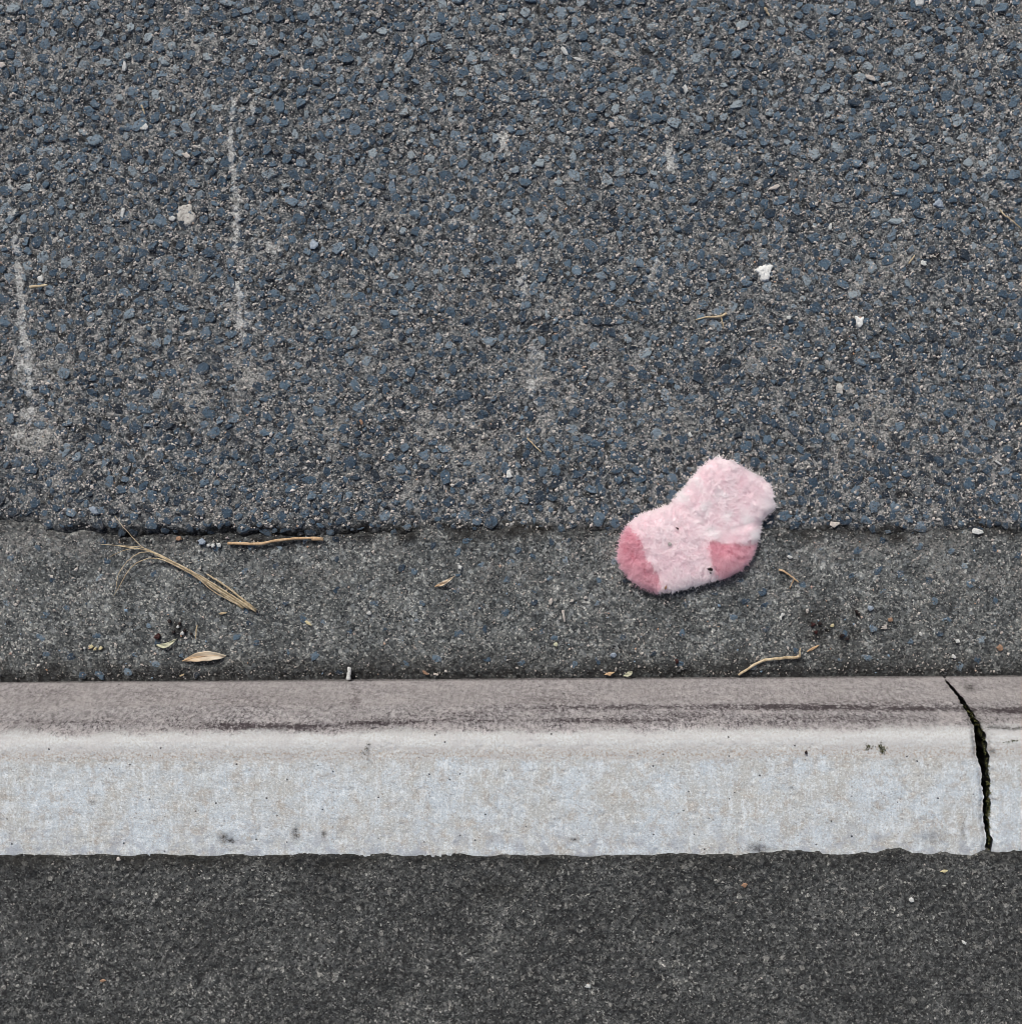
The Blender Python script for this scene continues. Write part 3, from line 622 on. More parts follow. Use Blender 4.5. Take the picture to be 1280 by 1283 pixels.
def dist(x, y, P):
    d = np.full(x.shape, 9.0)
    for (a, b_), (c, e) in zip(P[:-1], P[1:]):
        L = (c - a) ** 2 + (e - b_) ** 2 + 1e-12; tt = np.clip(((x - a) * (c - a) + (y - b_) * (e - b_)) / L, 0, 1)
        d = np.minimum(d, np.hypot(x - a - tt * (c - a), y - b_ - tt * (e - b_)))
    return d
gxx, gyy = np.meshgrid(np.arange(loop[:, 0].min(), loop[:, 0].max(), 0.0024), np.arange(loop[:, 1].min(), loop[:, 1].max(), 0.0024), indexing='ij')
gxx = gxx.ravel() + rng.uniform(-.0004, .0004, gxx.size); gyy = gyy.ravel() + rng.uniform(-.0004, .0004, gyy.size)
kk = inpoly(gxx, gyy, loop) & (dist(gxx, gyy, np.concatenate([loop, loop[:1]])) > 0.0013) & (dist(gxx, gyy, toeP) > 0.001) & (dist(gxx, gyy, heelP) > 0.001)
pts = np.concatenate([loop, toeP[1:-1], heelP[1:-1], np.stack([gxx[kk], gyy[kk]], 1)])
edges = [(i, (i + 1) % len(loop)) for i in range(len(loop))]
vo, eo, fo = delaunay_2d_cdt([Vector(p) for p in pts], edges, [], 2, 1e-6)[:3]
vo = np.array([(a.x, a.y) for a in vo]); fo = np.array([f for f in fo if len(f) == 3])
cen = vo[fo].mean(1); ok = inpoly(cen[:, 0], cen[:, 1], loop); fo = fo[ok]; cen = cen[ok]
def arcpoly(A, full):      # the patch between a seam and the outline it cuts off
    i0 = np.argmin(np.hypot(*(full - A[0]).T)); i1 = np.argmin(np.hypot(*(full - A[-1]).T))
    lo, hi = min(i0, i1), max(i0, i1); arc = full[lo:hi + 1]
    if i0 < i1: arc = arc[::-1]
    return np.concatenate([A, arc])
toe_poly, heel_poly = arcpoly(toeP, loop), arcpoly(heelP, loop)
reg = np.zeros(len(fo), int); reg[inpoly(cen[:, 0], cen[:, 1], toe_poly)] = 1; reg[inpoly(cen[:, 0], cen[:, 1], heel_poly)] = 2
sx, sy = vo.T
dd = dist(sx, sy, sideP); dc = dist(sx, sy, cuffP)
base = 0.5 * (ground(sx, sy) + ground(sx, sy - 0.012)); base = 0.004 + (base * 0.7 + 0.3 * np.mean(base))
Rr = 0.022; s1 = np.clip(dd / Rr, 0, 1); puff = np.sqrt(np.clip(1 - (1 - s1) ** 2, 0, 1))
ax1 = np.array(sw((880, 530))); ax2 = np.array(sw((985, 440)))
thick = 0.0105 + 0.003 * np.exp(-((sx - sw((790, 690))[0]) ** 2 + (sy - sw((790, 690))[1]) ** 2) / 0.02 ** 2) + 0.002 * np.exp(-((sx - sw((300, 640))[0]) ** 2 + (sy - sw((300, 640))[1]) ** 2) / 0.02 ** 2)
top = thick * puff
def crease(P, w, k): return -k * np.exp(-(dist(sx, sy, np.array([sw(p) for p in P])) / w) ** 2)
top = top + puff * (crease([(975, 468), (900, 478), (790, 520)], 0.0042, 0.0048) + crease([(505, 360), (600, 430), (660, 520)], 0.006, 0.0022) + crease([(640, 480), (560, 420), (480, 400)], 0.005, 0.002) + crease([(330, 740), (380, 770), (395, 820)], 0.003, 0.003)
                    + crease([(700, 590), (800, 600), (930, 600)], 0.003, 0.0022) + crease([(900, 300), (1000, 360)], 0.006, 0.0015) + (fbm(sx / 0.026, sy / 0.026, 301, 2) - 0.5) * 0.0045)
zt = base + 0.002 + np.maximum(top, 0); zb = base + 0.002 - 0.0035 * puff
nvt = len(vo); onside = (dd < 1e-5)
Vs = np.concatenate([np.stack([sx, sy, zt], 1), np.stack([sx, sy, zb], 1)])
bmap = np.arange(nvt) + nvt; bmap[onside] = np.arange(nvt)[onside]
M_knit = mat_simple("pale_pink_knit", [(0.3, (0.90, 0.76, 0.79)), (0.7, (0.95, 0.86, 0.88))], 400, 0.9, 0.1)
M_knitd = mat_simple("rose_pink_knit", [(0.3, (0.68, 0.38, 0.45)), (0.7, (0.76, 0.46, 0.53))], 400, 0.9, 0.1)
F_pale = mat_fuzz("pale_pink_fuzz", (0.977, 0.872, 0.903), (0.998, 0.972, 0.98))
F_rose = mat_fuzz("rose_pink_fuzz", (0.84, 0.50, 0.59), (0.96, 0.74, 0.80))
F_white = mat_fuzz("white_fuzz", (0.985, 0.985, 0.988), (0.998, 0.998, 0.998))
sock = empty("sock", (float(sx.mean()), float(sy.mean()), 0.0))
tag(sock, "fluffy pale pink baby sock with rose toe and heel, lying across the road edge", "sock")
def sub(o): o.location = -sock.location; return o
def tri_soup(f): return f
def sock_part(name, r, mat):
    f = fo[reg == r]; ff = np.concatenate([f, bmap[f][:, ::-1]])
    used, inv = np.unique(ff, return_inverse=True)
    o = npmesh(name, Vs[used], tris=inv.reshape(-1, 3), mat=mat, parent=sock)
    m = o.modifiers.new("thickness", 'SOLIDIFY'); m.thickness = 0.0012; m.offset = -1
    return sub(o)
body = sock_part("sock_body", 0, M_knit); toe = sock_part("toe_patch", 1, M_knitd); heel = sock_part("heel_patch", 2, M_knitd)
toe['label'] = "rose pink toe"; heel['label'] = "rose pink heel"
# make normals face out
allf = np.concatenate([fo, bmap[fo][:, ::-1]]); allr = np.concatenate([reg, reg]); istop = np.concatenate([np.ones(len(fo), bool), np.zeros(len(fo), bool)])
def tri_n(f):
    n = np.cross(Vs[f[:, 1]] - Vs[f[:, 0]], Vs[f[:, 2]] - Vs[f[:, 0]]); return n
if tri_n(fo)[:, 2].mean() < 0: allf = allf[:, ::-1]; [o.data.flip_normals() for o in (body, toe, heel)]
tn = tri_n(allf); ta = np.linalg.norm(tn, axis=1) / 2; tn = tn / (2 * ta[:, None] + 1e-15)
vnorm = np.zeros((len(Vs), 3)); [np.add.at(vnorm, allf[:, c], tn * ta[:, None]) for c in range(3)]; vnorm /= np.linalg.norm(vnorm, axis=1)[:, None] + 1e-12
inc = np.array([sw((X, Y)) for X, Y, r in SPOTS]); inr = np.array([r for X, Y, r in SPOTS]) / 4571.0 * 0.99
def fibres(n, seed):
    g = np.random.default_rng(seed); w = ta * np.where(istop, 1.0, 0.45); f = g.choice(len(allf), n, p=w / w.sum())
    u = g.uniform(0, 1, (n, 2)); fl = u.sum(1) > 1; u[fl] = 1 - u[fl]; bc = np.stack([1 - u.sum(1), u[:, 0], u[:, 1]], 1)[..., None]
    p = (Vs[allf[f]] * bc).sum(1); nn = (vnorm[allf[f]] * bc).sum(1); nn /= np.linalg.norm(nn, axis=1)[:, None] + 1e-9
    cl = np.stack([fbm(p[:, 0] / 0.007, p[:, 1] / 0.007, 311, 2) - 0.5, fbm(p[:, 0] / 0.007, p[:, 1] / 0.007, 313, 2) - 0.5, np.zeros(n)], 1) * 1.7
    lean = np.stack([np.full(n, -0.10), np.full(n, -0.25), np.zeros(n)], 1)
    oc = np.array([0.45, 0.30, 0.0]) * sst(0.007, 0.0, dist(p[:, 0], p[:, 1], cuffP))[:, None]
    d = nn * 0.85 + oc + cl + lean + g.normal(0, 0.38, (n, 3)); d -= nn * np.minimum(0, (d * nn).sum(1, keepdims=True) - 0.35); d /= np.linalg.norm(d, axis=1)[:, None]
    L = np.where(np.arange(n) > n * 0.72, g.uniform(0.0050, 0.0074, n), g.uniform(0.0026, 0.0050, n)) * np.where(g.uniform(0, 1, n) < 0.06, 1.35, 1); bend = g.normal(0, 0.35, (n, 3)); bend[:, 2] -= 0.25
    tt = np.array([0, 0.33, 0.68, 1.0])
    pts = p[:, None] + d[:, None] * (L[:, None] * tt)[..., None] + bend[:, None] * (L[:, None] * tt ** 2 * 0.45)[..., None]
    tone = np.clip(0.36 + 0.7 * (fbm(p[:, 0] / 0.012, p[:, 1] / 0.012, 317, 3) - 0.5) + g.normal(0, 0.2, n) + 0.4 * (np.arange(n) > n * 0.72) + 0.25 * sst(0.014, 0.004, dist(p[:, 0], p[:, 1], cuffP)), 0, 1)
    ds = np.hypot(p[:, None, 0] - inc[None, :, 0], p[:, None, 1] - inc[None, :, 1]) / inr[None]
    ds = ds + g.normal(0, 0.17, n)[:, None] + (fbm(p[:, 0] / 0.005, p[:, 1] / 0.005, 319, 2) - 0.5)[:, None] * 0.8
    sp = np.where((ds.min(1) < 1.0) & (allr[f] == 0) & istop[f] & (g.uniform(0, 1, n) < 0.68), ds.argmin(1), -1)
    return pts, tone, allr[f], sp
FP, FT, FR, FS = fibres(85000, 33)
def fuzz(name, k, mat, parent, stuff=True):
    hc = bpy.data.hair_curves.new(name); n = int(k.sum()); hc.add_curves([4] * n)
    hc.attributes['position'].data.foreach_set('vector', FP[k].astype(np.float32).ravel()) if 'position' in hc.attributes else hc.points.foreach_set('position', FP[k].astype(np.float32).ravel())
    ra = hc.attributes.get('radius') or hc.attributes.new('radius', 'FLOAT', 'POINT')
    ra.data.foreach_set('value', (np.where(np.flatnonzero(k) > len(k) * 0.72, 1.75, 1.0)[:, None] * np.array([[0.00020, 0.00020, 0.00017, 0.00007]])).astype(np.float32).ravel())
    at = hc.attributes.new('tone', 'FLOAT', 'CURVE'); at.data.foreach_set('value', FT[k].astype(np.float32))
    hc.materials.append(mat); o = bpy.data.objects.new(name, hc); COL.objects.link(o); o.parent = parent
    if parent is sock: o.location = -sock.location
    if stuff: o['kind'] = 'stuff'
    return o
fuzz("fuzz", (FR == 0) & (FS < 0), F_pale, body); fuzz("fuzz", FR == 1, F_rose, toe); fuzz("fuzz", FR == 2, F_rose, heel)
for i in range(len(SPOTS)): fuzz("white_spot", FS == i, F_white, sock, False)
def sock_top(px, py):
    x, y = pxw(px, py, 0.02); j = np.argmin(np.hypot(sx - x, sy - y)); return x, y, float(zt[j])

# ------------------------------------------------------------------ litter: small shapes
def tube(path, rad, sides=6, flat=1.0):
    path = np.array(path, float); n = len(path); T = np.gradient(path, axis=0); T /= np.linalg.norm(T, axis=1)[:, None] + 1e-12
    up = np.array([0, 0, 1.0]); Sx = np.cross(T, up); Sx /= np.linalg.norm(Sx, axis=1)[:, None] + 1e-9; U = np.cross(Sx, T)
    a = np.arange(sides) / sides * 2 * np.pi; rad = np.broadcast_to(rad, n)
    v = path[:, None] + rad[:, None, None] * (np.cos(a)[None, :, None] * Sx[:, None] + flat * np.sin(a)[None, :, None] * U[:, None])
    i = np.arange(n - 1)[:, None] * sides; j = np.arange(sides)[None]; k = (j + 1) % sides
    qd = np.stack([i + j, i + sides + j, i + sides + k, i + k], -1).reshape(-1, 4)
    v = np.concatenate([v.reshape(-1, 3), path[:1], path[-1:]]); e = np.arange(sides); f = (e + 1) % sides
    tr = np.concatenate([np.stack([e, f, np.full(sides, n * sides)], 1), np.stack([(n - 1) * sides + f, (n - 1) * sides + e, np.full(sides, n * sides + 1)], 1)])
    return v, qd, tr
def curve3(pxs, lifts, n=18, jit=0.0, seed=0):
    g = np.random.default_rng(seed); P3 = []
    for (a, b_), l in zip(pxs, lifts):
        x, y, z = drop(a, b_); P3.append((x, y, z + l))
    P3 = np.array(P3); s = np.concatenate([[0], np.cumsum(np.hypot(*np.diff(P3[:, :2], axis=0).T))]); u = np.linspace(0, s[-1], n)
    if len(P3) > 2:                                           # Catmull-Rom through the points
        out = []
        Q = np.concatenate([[2 * P3[0] - P3[1]], P3, [2 * P3[-1] - P3[-2]]])
        for w in u:
            i = min(np.searchsorted(s, w, side='right') - 1, len(P3) - 2); t_ = (w - s[i]) / (s[i + 1] - s[i]); a, b_, c, d = Q[i:i + 4]
            out.append(0.5 * (2 * b_ + (c - a) * t_ + (2 * a - 5 * b_ + 4 * c - d) * t_ ** 2 + (3 * b_ - a - 3 * c + d) * t_ ** 3))
        P3 = np.array(out)
    else: P3 = P3[0] + (P3[1] - P3[0]) * (u / s[-1])[:, None]
    return P3 + g.normal(0, 1, P3.shape) * jit
def stick(name, pxs, w, mat, label=None, cat=None, lifts=None, parent=None, taper=(1, 0.6), flat=0.8, group=None, jit=0.00025, seed=1, n=18):
    pth = curve3(pxs, lifts or [0.002 + w / 1000] * len(pxs), n, jit, seed)
    rad = np.linspace(taper[0], taper[1], n) * w / 2000 * (1 + 0.12 * np.sin(np.arange(n) * 1.9 + seed))
    v, qd, tr = tube(pth, rad, 7, flat); c = v.mean(0) if parent is None else np.zeros(3)
    o = npmesh(name, v - c, quads=qd, tris=tr, mat=mat, parent=parent, smooth=True); o.location = c
    if label: tag(o, label, cat, group)
    return o
def chip(name, px, py, w, h, ang, mat, label, cat, thick=1.8, lift=0.0012, group=None, seed=0, at=None, pts=None):
    g = np.random.default_rng(seed + int(px * 7 + py)); x, y, z = at or drop(px, py); K = len(pts) if pts else 8
    if pts: lx = np.array([p[0] for p in pts]) / 1000; ly = np.array([p[1] for p in pts]) / 1000
    else:
        a = np.sort((np.arange(K) + g.uniform(-.48, .48, K)) / K * 2 * np.pi); r = g.uniform(.62, 1.25, K); lx = np.cos(a) * r * w / 2000; ly = np.sin(a) * r * h / 2000
    c, s = math.cos(R(ang)), math.sin(R(ang)); X = lx * c - ly * s; Y = lx * s + ly * c; tk = thick / 1000
    gz = g.normal(0, 0.10, 2)
    rings = [np.stack([X * k, Y * k, dz + (gz[0] * X + gz[1] * Y) * k + g.normal(0, tk * 0.08, K)], 1) for k, dz in ((0.8, -tk / 2), (1.0, -tk * .15), (0.97, tk * .2), (0.7, tk / 2))]
    v = np.concatenate(rings + [[(0, 0, -tk / 2)], [(0, 0, tk * .6)]]); i = np.arange(K); j = (i + 1) % K
    qd = np.concatenate([np.stack([i + K * m, j + K * m, j + K * (m + 1), i + K * (m + 1)], 1) for m in range(3)])
    tr = np.concatenate([np.stack([j, i, np.full(K, 4 * K)], 1), np.stack([i + 3 * K, j + 3 * K, np.full(K, 4 * K + 1)], 1)])
    o = npmesh(name, v, quads=qd, tris=tr, mat=mat, smooth=False); o.location = (x, y, z + lift + tk / 2)
    return tag(o, label, cat, group)
def blob(name, px, py, r, mat, label, cat, lobes=(), thick=2.2, seed=0, rag=0.35, lift=0.0016):
    """a flattened lump pressed on the road, ragged outline, uneven top"""
    x, y, z = drop(px, py); A, Bn = 44, 9; a = np.arange(A) / A * 2 * np.pi
    out = r * (1 + rag * (fbm(np.cos(a) * 2.6 + 5, np.sin(a) * 2.6 + 5 + seed, 401 + seed, 4) - 0.5) * 2)
    for la, lr, lw in lobes: out = out + lr * np.exp(-((np.angle(np.exp(1j * (a - R(la))))) / lw) ** 2)
    rr = np.linspace(0, 1, Bn)[1:]; X = np.cos(a)[None] * out[None] * rr[:, None] / 1000; Y = np.sin(a)[None] * out[None] * rr[:, None] / 1000
    prof_ = np.sqrt(np.clip(1 - rr ** 3.2, 0, 1))[:, None]
    Zt = prof_ * thick / 1000 * (0.5 + 0.9 * fbm(X * 420 + 9, Y * 420 + 9, 411 + seed, 3)) + (rr < 1)[:, None] * 0.0003
    Zt[-1] = -0.0025
    v = np.concatenate([np.stack([X, Y, Zt], -1).reshape(-1, 3), [(0, 0, thick / 1000)]]); i = np.arange(Bn - 2)[:, None] * A; j = np.arange(A)[None]; k = (j + 1) % A
    qd = np.stack([i + j, i + A + j, i + A + k, i + k], -1).reshape(-1, 4); e = np.arange(A); tr = np.stack([e, (e + 1) % A, np.full(A, (Bn - 1) * A)], 1)
    o = npmesh(name, v, quads=qd, tris=tr, mat=mat); o.location = (x, y, z + lift)
    return tag(o, label, cat)
M_leaf = None
def mat_leaf():
    b = NB("dry_leaf", 0.55, 0.4)
    lu, lv = b.attr('lu'), b.attr('lv'); cx = b.n('ShaderNodeCombineXYZ'); b.put(cx.inputs[0], lu); b.put(cx.inputs[1], lv)
    st = b.noise(6, 4, 0.6, b.scalevec(cx.outputs[0], (1.2, 9, 1)))
    c = b.mix(b.mapr(lu, 0.15, 0.75), (0.52, 0.37, 0.22), (0.68, 0.60, 0.47))
    c = b.mix(b.mapr(st, 0.45, 0.7, 0, 0.6), c, (0.40, 0.28, 0.17)); c = b.mix(b.mapr(b.noise(5, 3, 0.6, cx.outputs[0]), 0.5, 0.7, 0, 0.6), c, (0.80, 0.76, 0.66))
    return b.done(c, b.bump(st, 0.0006, 0.8))
M_leaf = mat_leaf()
def leaf(name, p0, p1, width, label, cat="leaf", bow=0.0, skew=0.6, lift=0.003, curl=0.35, mat=None, rib=True, bend=0.0):
    """a lanceolate dry leaf from its stalk end p0 to its tip p1 (photo pixels), cupped across its width"""
    a = np.array(drop(*p0)); b_ = np.array(drop(*p1)); L = np.linalg.norm(b_ - a); d = (b_ - a) / L; sd_ = np.array([-d[1], d[0], 0]); sd_ /= np.linalg.norm(sd_)
    nu, nv = 22, 9; u = np.linspace(0, 1, nu); w = width / 2000 * (np.sin(np.pi * u ** skew) ** 0.75) * (1 + 0.06 * np.sin(u * 23)); vv_ = np.linspace(-1, 1, nv)
    U, Vv = np.meshgrid(u, vv_, indexing='ij'); W_ = w[:, None] * Vv
    arch = bow / 1000 * np.sin(np.pi * u); hz = lift + 0.0028 * np.sin(np.pi * u)[:, None] + curl * np.abs(W_) ** 1.0 * 0.9 + 0.0006 * np.sin(U * 14 + Vv * 3)
    hz = hz - 0.0022 * (U > 0.94) - 0.001 * (1 - U) ** 6
    pos = a + (d * L)[None, None] * U[..., None] + sd_[None, None] * (W_ + arch[:, None])[..., None]
    pos[..., 2] += hz
    c = pos.reshape(-1, 3).mean(0); v = pos.reshape(-1, 3) - c; low = v.copy(); low[:, 2] -= 0.0004
    qd = grid_faces(nu, nv); n0 = len(v)
    bd = np.concatenate([np.arange(nv), np.arange(1, nu) * nv + nv - 1, (nu - 1) * nv + np.arange(nv - 2, -1, -1), np.arange(nu - 2, 0, -1) * nv]); nx_ = np.roll(bd, -1)
    rimq = np.stack([bd, nx_, nx_ + n0, bd + n0], 1)
    at = {'lu': np.concatenate([U.ravel()] * 2), 'lv': np.concatenate([Vv.ravel()] * 2)}
    o = npmesh(name, np.concatenate([v, low]), quads=np.concatenate([qd, qd[:, ::-1] + n0, rimq]), mat=mat or M_leaf, attrs=at); o.location = c
    if rib:
        mid = pos[:, nv // 2] - c + np.array([0, 0, 0.0004]); v2, q2_, t2_ = tube(mid, np.linspace(0.0008, 0.0002, nu), 5, 0.7)
        r_ = npmesh("midrib", v2, quads=q2_, tris=t2_, mat=M_twig, parent=o)
    return tag(o, label, cat)

# ------------------------------------------------------------------ litter: what lies where
gb = empty("grass_bundle", drop(235, 715)); tag(gb, "bundle of dry grass stalks fanning out at one end in the gutter", "dry grass")
def gstalk(pxs, w, lifts, seed, taper=(0.35, 1.0)):
    o = stick("stalk", pxs, w, M_straw, lifts=lifts, parent=gb, taper=taper, seed=seed, jit=0.00015, n=22); o.location = -gb.location; return o
gstalk([(128, 682), (160, 684), (185, 687), (215, 703), (262, 728), (318, 764)], 2.0, [.004, .006, .007, .008, .006, .003], 1)
gstalk([(138, 698), (163, 688), (186, 689), (220, 706), (268, 733), (320, 765)], 1.8, [.003, .007, .008, .009, .007, .003], 2)
gstalk([(146, 740), (152, 716), (168, 698), (190, 691), (228, 708), (270, 733), (316, 763)], 2.0, [.003, .006, .008, .009, .009, .006, .003], 3)
gstalk([(144, 746), (165, 712), (180, 702), (200, 699), (232, 713), (275, 738), (312, 762)], 2.2, [.003, .006, .008, .009, .009, .006, .003], 4)
gstalk([(146, 646), (160, 663), (180, 684), (205, 698), (250, 722), (300, 752)], 1.7, [.006, .008, .008, .009, .008, .004], 5)
gstalk([(150, 684), (190, 690), (222, 704), (255, 722), (296, 748), (322, 764)], 2.6, [.006, .008, .010, .010, .007, .003], 6)
gstalk([(196, 694), (230, 711), (262, 731), (306, 762)], 3.2, [.008, .009, .008, .003], 7)
gstalk([(205, 697), (240, 714), (280, 741), (314, 763)], 3.0, [.010, .011, .008, .003], 8)
gstalk([(262, 719), (285, 734), (318, 761)], 3.0, [.009, .007, .004], 9, (0.7, 1))
gstalk([(236, 712), (262, 725), (322, 766)], 2.4, [.012, .011, .005], 10)
gstalk([(208, 700), (246, 721), (270, 741), (304, 760)], 1.8, [.008, .009, .006, .003], 11)
tw = stick("twig", [(286, 680), (308, 681), (328, 681), (348, 677), (368, 675), (388, 674), (406, 675)], 4.2, M_twig, "thin brown twig lying along the dark edge between road and gutter", "twig", [.004, .005, .006, .006, .006, .006, .005], taper=(1, .75), seed=3, jit=.0003)
stick("twig_end", [(392, 674.5), (405, 676)], 5.2, M_twig, parent=tw, lifts=[.006, .005], seed=4, n=6).location = -tw.location
bt = stick("bent_stalk", [(924, 845), (938, 836), (954, 827), (975, 824), (997, 823), (1000, 821)], 4.2, M_straw, "bent straw coloured stalk with a short upright tip, against the kerb", "stalk", [.004, .005, .006, .006, .005, .006], seed=5, taper=(.7, 1.0))
stick("stalk_tip", [(1000, 823), (999.5, 811)], 3.0, M_straw, parent=bt, lifts=[.006, .008], seed=6, n=7, taper=(1, .4)).location = -bt.location
leaf("dry_leaf", (229, 828), (284, 822), 12.5, "tan dry leaf lying flat in the gutter close to the kerb", bow=3.5, skew=1.15)
leaf("curled_leaf", (196, 808), (222, 800), 6.0, "small curled pale leaf scrap beside a dark red bract", bow=-4, skew=0.9, rib=False, mat=M_green)
leaf("slim_leaf", (545, 735), (569, 722), 4.8, "slim straw coloured leaf sliver in the middle of the gutter", bow=-1, skew=0.8)
chip("bract", 199, 797, 10, 9, 20, M_red, "dark red bract beside the curled pale leaf scrap", "bract", 3)
st = stick("split_twig", [(975, 713), (986, 719), (999, 729)], 3.0, M_twig, "short brown twig with a side shoot, just right of the sock", "twig", [.004, .005, .004], seed=8)
stick("side_shoot", [(994, 724), (988, 737)], 1.6, M_twig, parent=st, lifts=[.004, .003], seed=9, n=8).location = -st.location
yt = stick("forked_straw", [(871, 401), (884, 398), (901, 397), (909, 393)], 3.4, M_straw, "forked straw lying on the open road above the sock", "straw", [.003, .004, .004, .004], seed=10, taper=(.5, 1))
stick("fork", [(902, 396), (906, 412)], 2.0, M_straw, parent=yt, lifts=[.004, .003], seed=11, n=8).location = -yt.location
stick("straw", [(660, 549), (669, 558), (678, 567)], 2.2, M_straw, "thin straw on the road left of the sock's cuff", "straw", [.003, .004, .003], seed=12)
stick("straw", [(1250, 263), (1256, 271), (1267, 279), (1277, 287)], 2.0, M_straw, "thin straw curving at the right-hand edge of the road", "straw", [.003, .005, .005, .003], seed=13)
stick("straw", [(957, 12), (962, 22)], 3.2, M_straw, "short pale straw at the top of the road", "straw", seed=14)
stick("straw", [(41, 361), (50, 360), (62, 358)], 4.2, M_straw, "thick short straw lying across the left scrape on the road", "straw", seed=15)
stick("straw", [(248, 783), (246, 800)], 2.0, M_straw, "hair thin upright straw between grit and dry leaf in the gutter", "straw", seed=16)
stick("straw", [(179, 133), (183, 144)], 2.6, M_straw, "tiny tan straw on the road left of the long scrape", "straw", seed=17)
chip("straw_piece", 280, 768, 11, 3.2, 10, M_straw, "flat straw flake below the thick end of the grass bundle", "flake", 1.4)
chip("straw_piece", 387, 781, 11, 4.0, -35, M_yellow, "small yellow flake alone in the gutter right of the grass bundle", "flake", 1.6)
chip("straw_piece", 228, 846, 8, 2.6, 25, M_straw, "thin straw flake touching the kerb below the dry leaf", "flake", 1.2)
stick("white_stick", [(439, 835), (437, 851)], 6.0, M_white, "short white stick leaning at the foot of the kerb", "stick", [.005, .005], seed=18, n=10, taper=(.8, 1))
stick("pale_sliver", [(705, 765), (707, 779)], 4.0, M_pale, "pale wood sliver standing out in the gutter left of the sock", "sliver", [.003, .003], seed=19, n=8)
leaf("leaf_scrap", (780, 847), (792, 841), 5.5, "greenish leaf scrap wedged at the foot of the kerb", mat=M_green, rib=False, skew=1.2)
chip("bark_flake", 763, 844, 13, 5, 8, M_twig, "brown bark flake at the kerb foot beside the greenish scrap", "flake", 2.2)
chip("bark_flake", 1018, 812, 17, 4.0, 35, M_twig, "slanted brown bark flake right of the bent stalk", "flake", 2.0)
chip("bark_flake", 533, 843, 9, 4, -35, M_orange, "curled reddish flake at the foot of the kerb", "flake", 2)
chip("bark_flake", 547, 845, 9, 3.5, -10, M_pale, "pale flake at the kerb foot next to the reddish flake", "flake", 2)
chip("orange_scrap", 1252, 812, 10, 8, -30, M_orange, "orange brown scrap in the gutter far right", "scrap", 2.2)
chip("orange_scrap", 453, 529, 5, 9, 15, M_orange, "orange scrap among the road stones", "scrap", 2.2)
chip("orange_scrap", 225, 674, 8, 7, 0, M_orange, "orange crumb in the dark edge left of the blue chip", "scrap", 3)
chip("orange_scrap", 1114, 776, 7, 6, 50, M_orange, "light orange scrap in the gutter below the road edge", "scrap", 2.2)
chip("blue_chip", 254, 679, 11, 10, 15, M_bluechip, "bright blue stone chip at the left end of the brown twig", "stone chip", 4)
chip("blue_chip", 1089, 762, 10, 9, 0, M_bluechip, "rounded blue grey pebble in the gutter right of the sock", "pebble", 3.5)
chip("blue_chip", 768, 821, 8, 6, 20, M_bluechip, "pale blue chip in the gutter below the sock's toe", "stone chip", 2.6)
WB = ["white pebble nearest the blue chip, leftmost of the row of three beside the twig", "middle white pebble in the row of three between blue chip and twig", "white pebble touching the twig's left end, last of the row of three", "lone tiny white pebble just below the blue chip by the twig"]
for i, (a, b_, w, h) in enumerate([(262, 683, 6, 5), (268, 684, 6, 6), (275, 683, 6, 7), (250, 690, 4, 4)]):
    chip("white_pebble", a, b_, w, h, 30 * i, M_white, WB[i], "pebble", 3, group="white pebbles by the blue chip")
PL = ["round white pebble in mid gutter, below and left of the slim leaf sliver", "round white pebble just above the tip of the slim leaf sliver", "flat oval pale pebble above the pale wood sliver", "pale pebble nearest the sock's toe, right of the wood sliver", "small pale pebble directly right of the pale wood sliver's top"]
for i, (a, b_, w, h) in enumerate([(463, 768, 7, 7), (576, 711, 6, 6), (690, 753, 8, 5), (733, 749, 5, 5), (716, 753, 5, 5)]):
    chip("pale_pebble", a, b_, w, h, 40 * i, M_pale if i > 1 else M_white, PL[i], "pebble", 3, group="pale pebbles in the gutter left of the sock")
PR = ["cream flat pebble below the blue grey pebble and right of the dark patch", "small white pebble in the right gutter, halfway down and standing alone", "upright white pebble just above the split twig beside the sock", "upper one of two white pebbles touching under the split twig", "lower one of two white pebbles touching under the split twig", "lower of two white pebbles near the kerb joint", "upper of two white pebbles near the kerb joint"]
for i, (a, b_, w, h) in enumerate([(1107, 786, 8, 6), (1152, 794, 5, 6), (989, 698, 5, 9), (979, 770, 6, 5), (977, 774, 6, 4), (1193, 822, 7, 5), (1198, 803, 7, 5)]):
    chip("pale_pebble", a, b_, w, h, 25 * i, M_white if i else M_pale, PR[i], "pebble", 2.6, group="pale pebbles in the gutter right of the sock")
YC = ["leftmost yellowish crumb of the row near the left end of the kerb", "middle yellowish crumb of the row, the lowest and smallest", "rightmost yellowish crumb of the row near the left end of the kerb", "white crumb at the left end of the yellowish row"]
for i, (a, b_, w, h) in enumerate([(115, 810, 6, 6), (120, 813, 5, 4), (127, 812, 5, 5), (107, 812, 4, 4)]):
    chip("yellow_crumb", a, b_, w, h, 50 * i, M_yellow if i < 3 else M_white, YC[i], "crumb", 2.5, group="yellowish crumbs near the kerb")
chip("yellow_crumb", 1042, 784, 5, 5, 0, M_yellow, "yellow crumb in the dark grit right of the sock", "crumb", 2.5)
chip("yellow_crumb", 1181, 1091, 9, 4, 0, M_yellow, "yellow grain on the footpath near the kerb joint", "crumb", 2.5)
chip("green_crumb", 696, 807, 7, 6, 30, M_green, "pale green crumb in the gutter near the kerb", "crumb", 2.2)
chip("red_crumb", 847, 828, 5, 7, 10, M_red, "dark red crumb in the gutter under the sock", "crumb", 2.6)
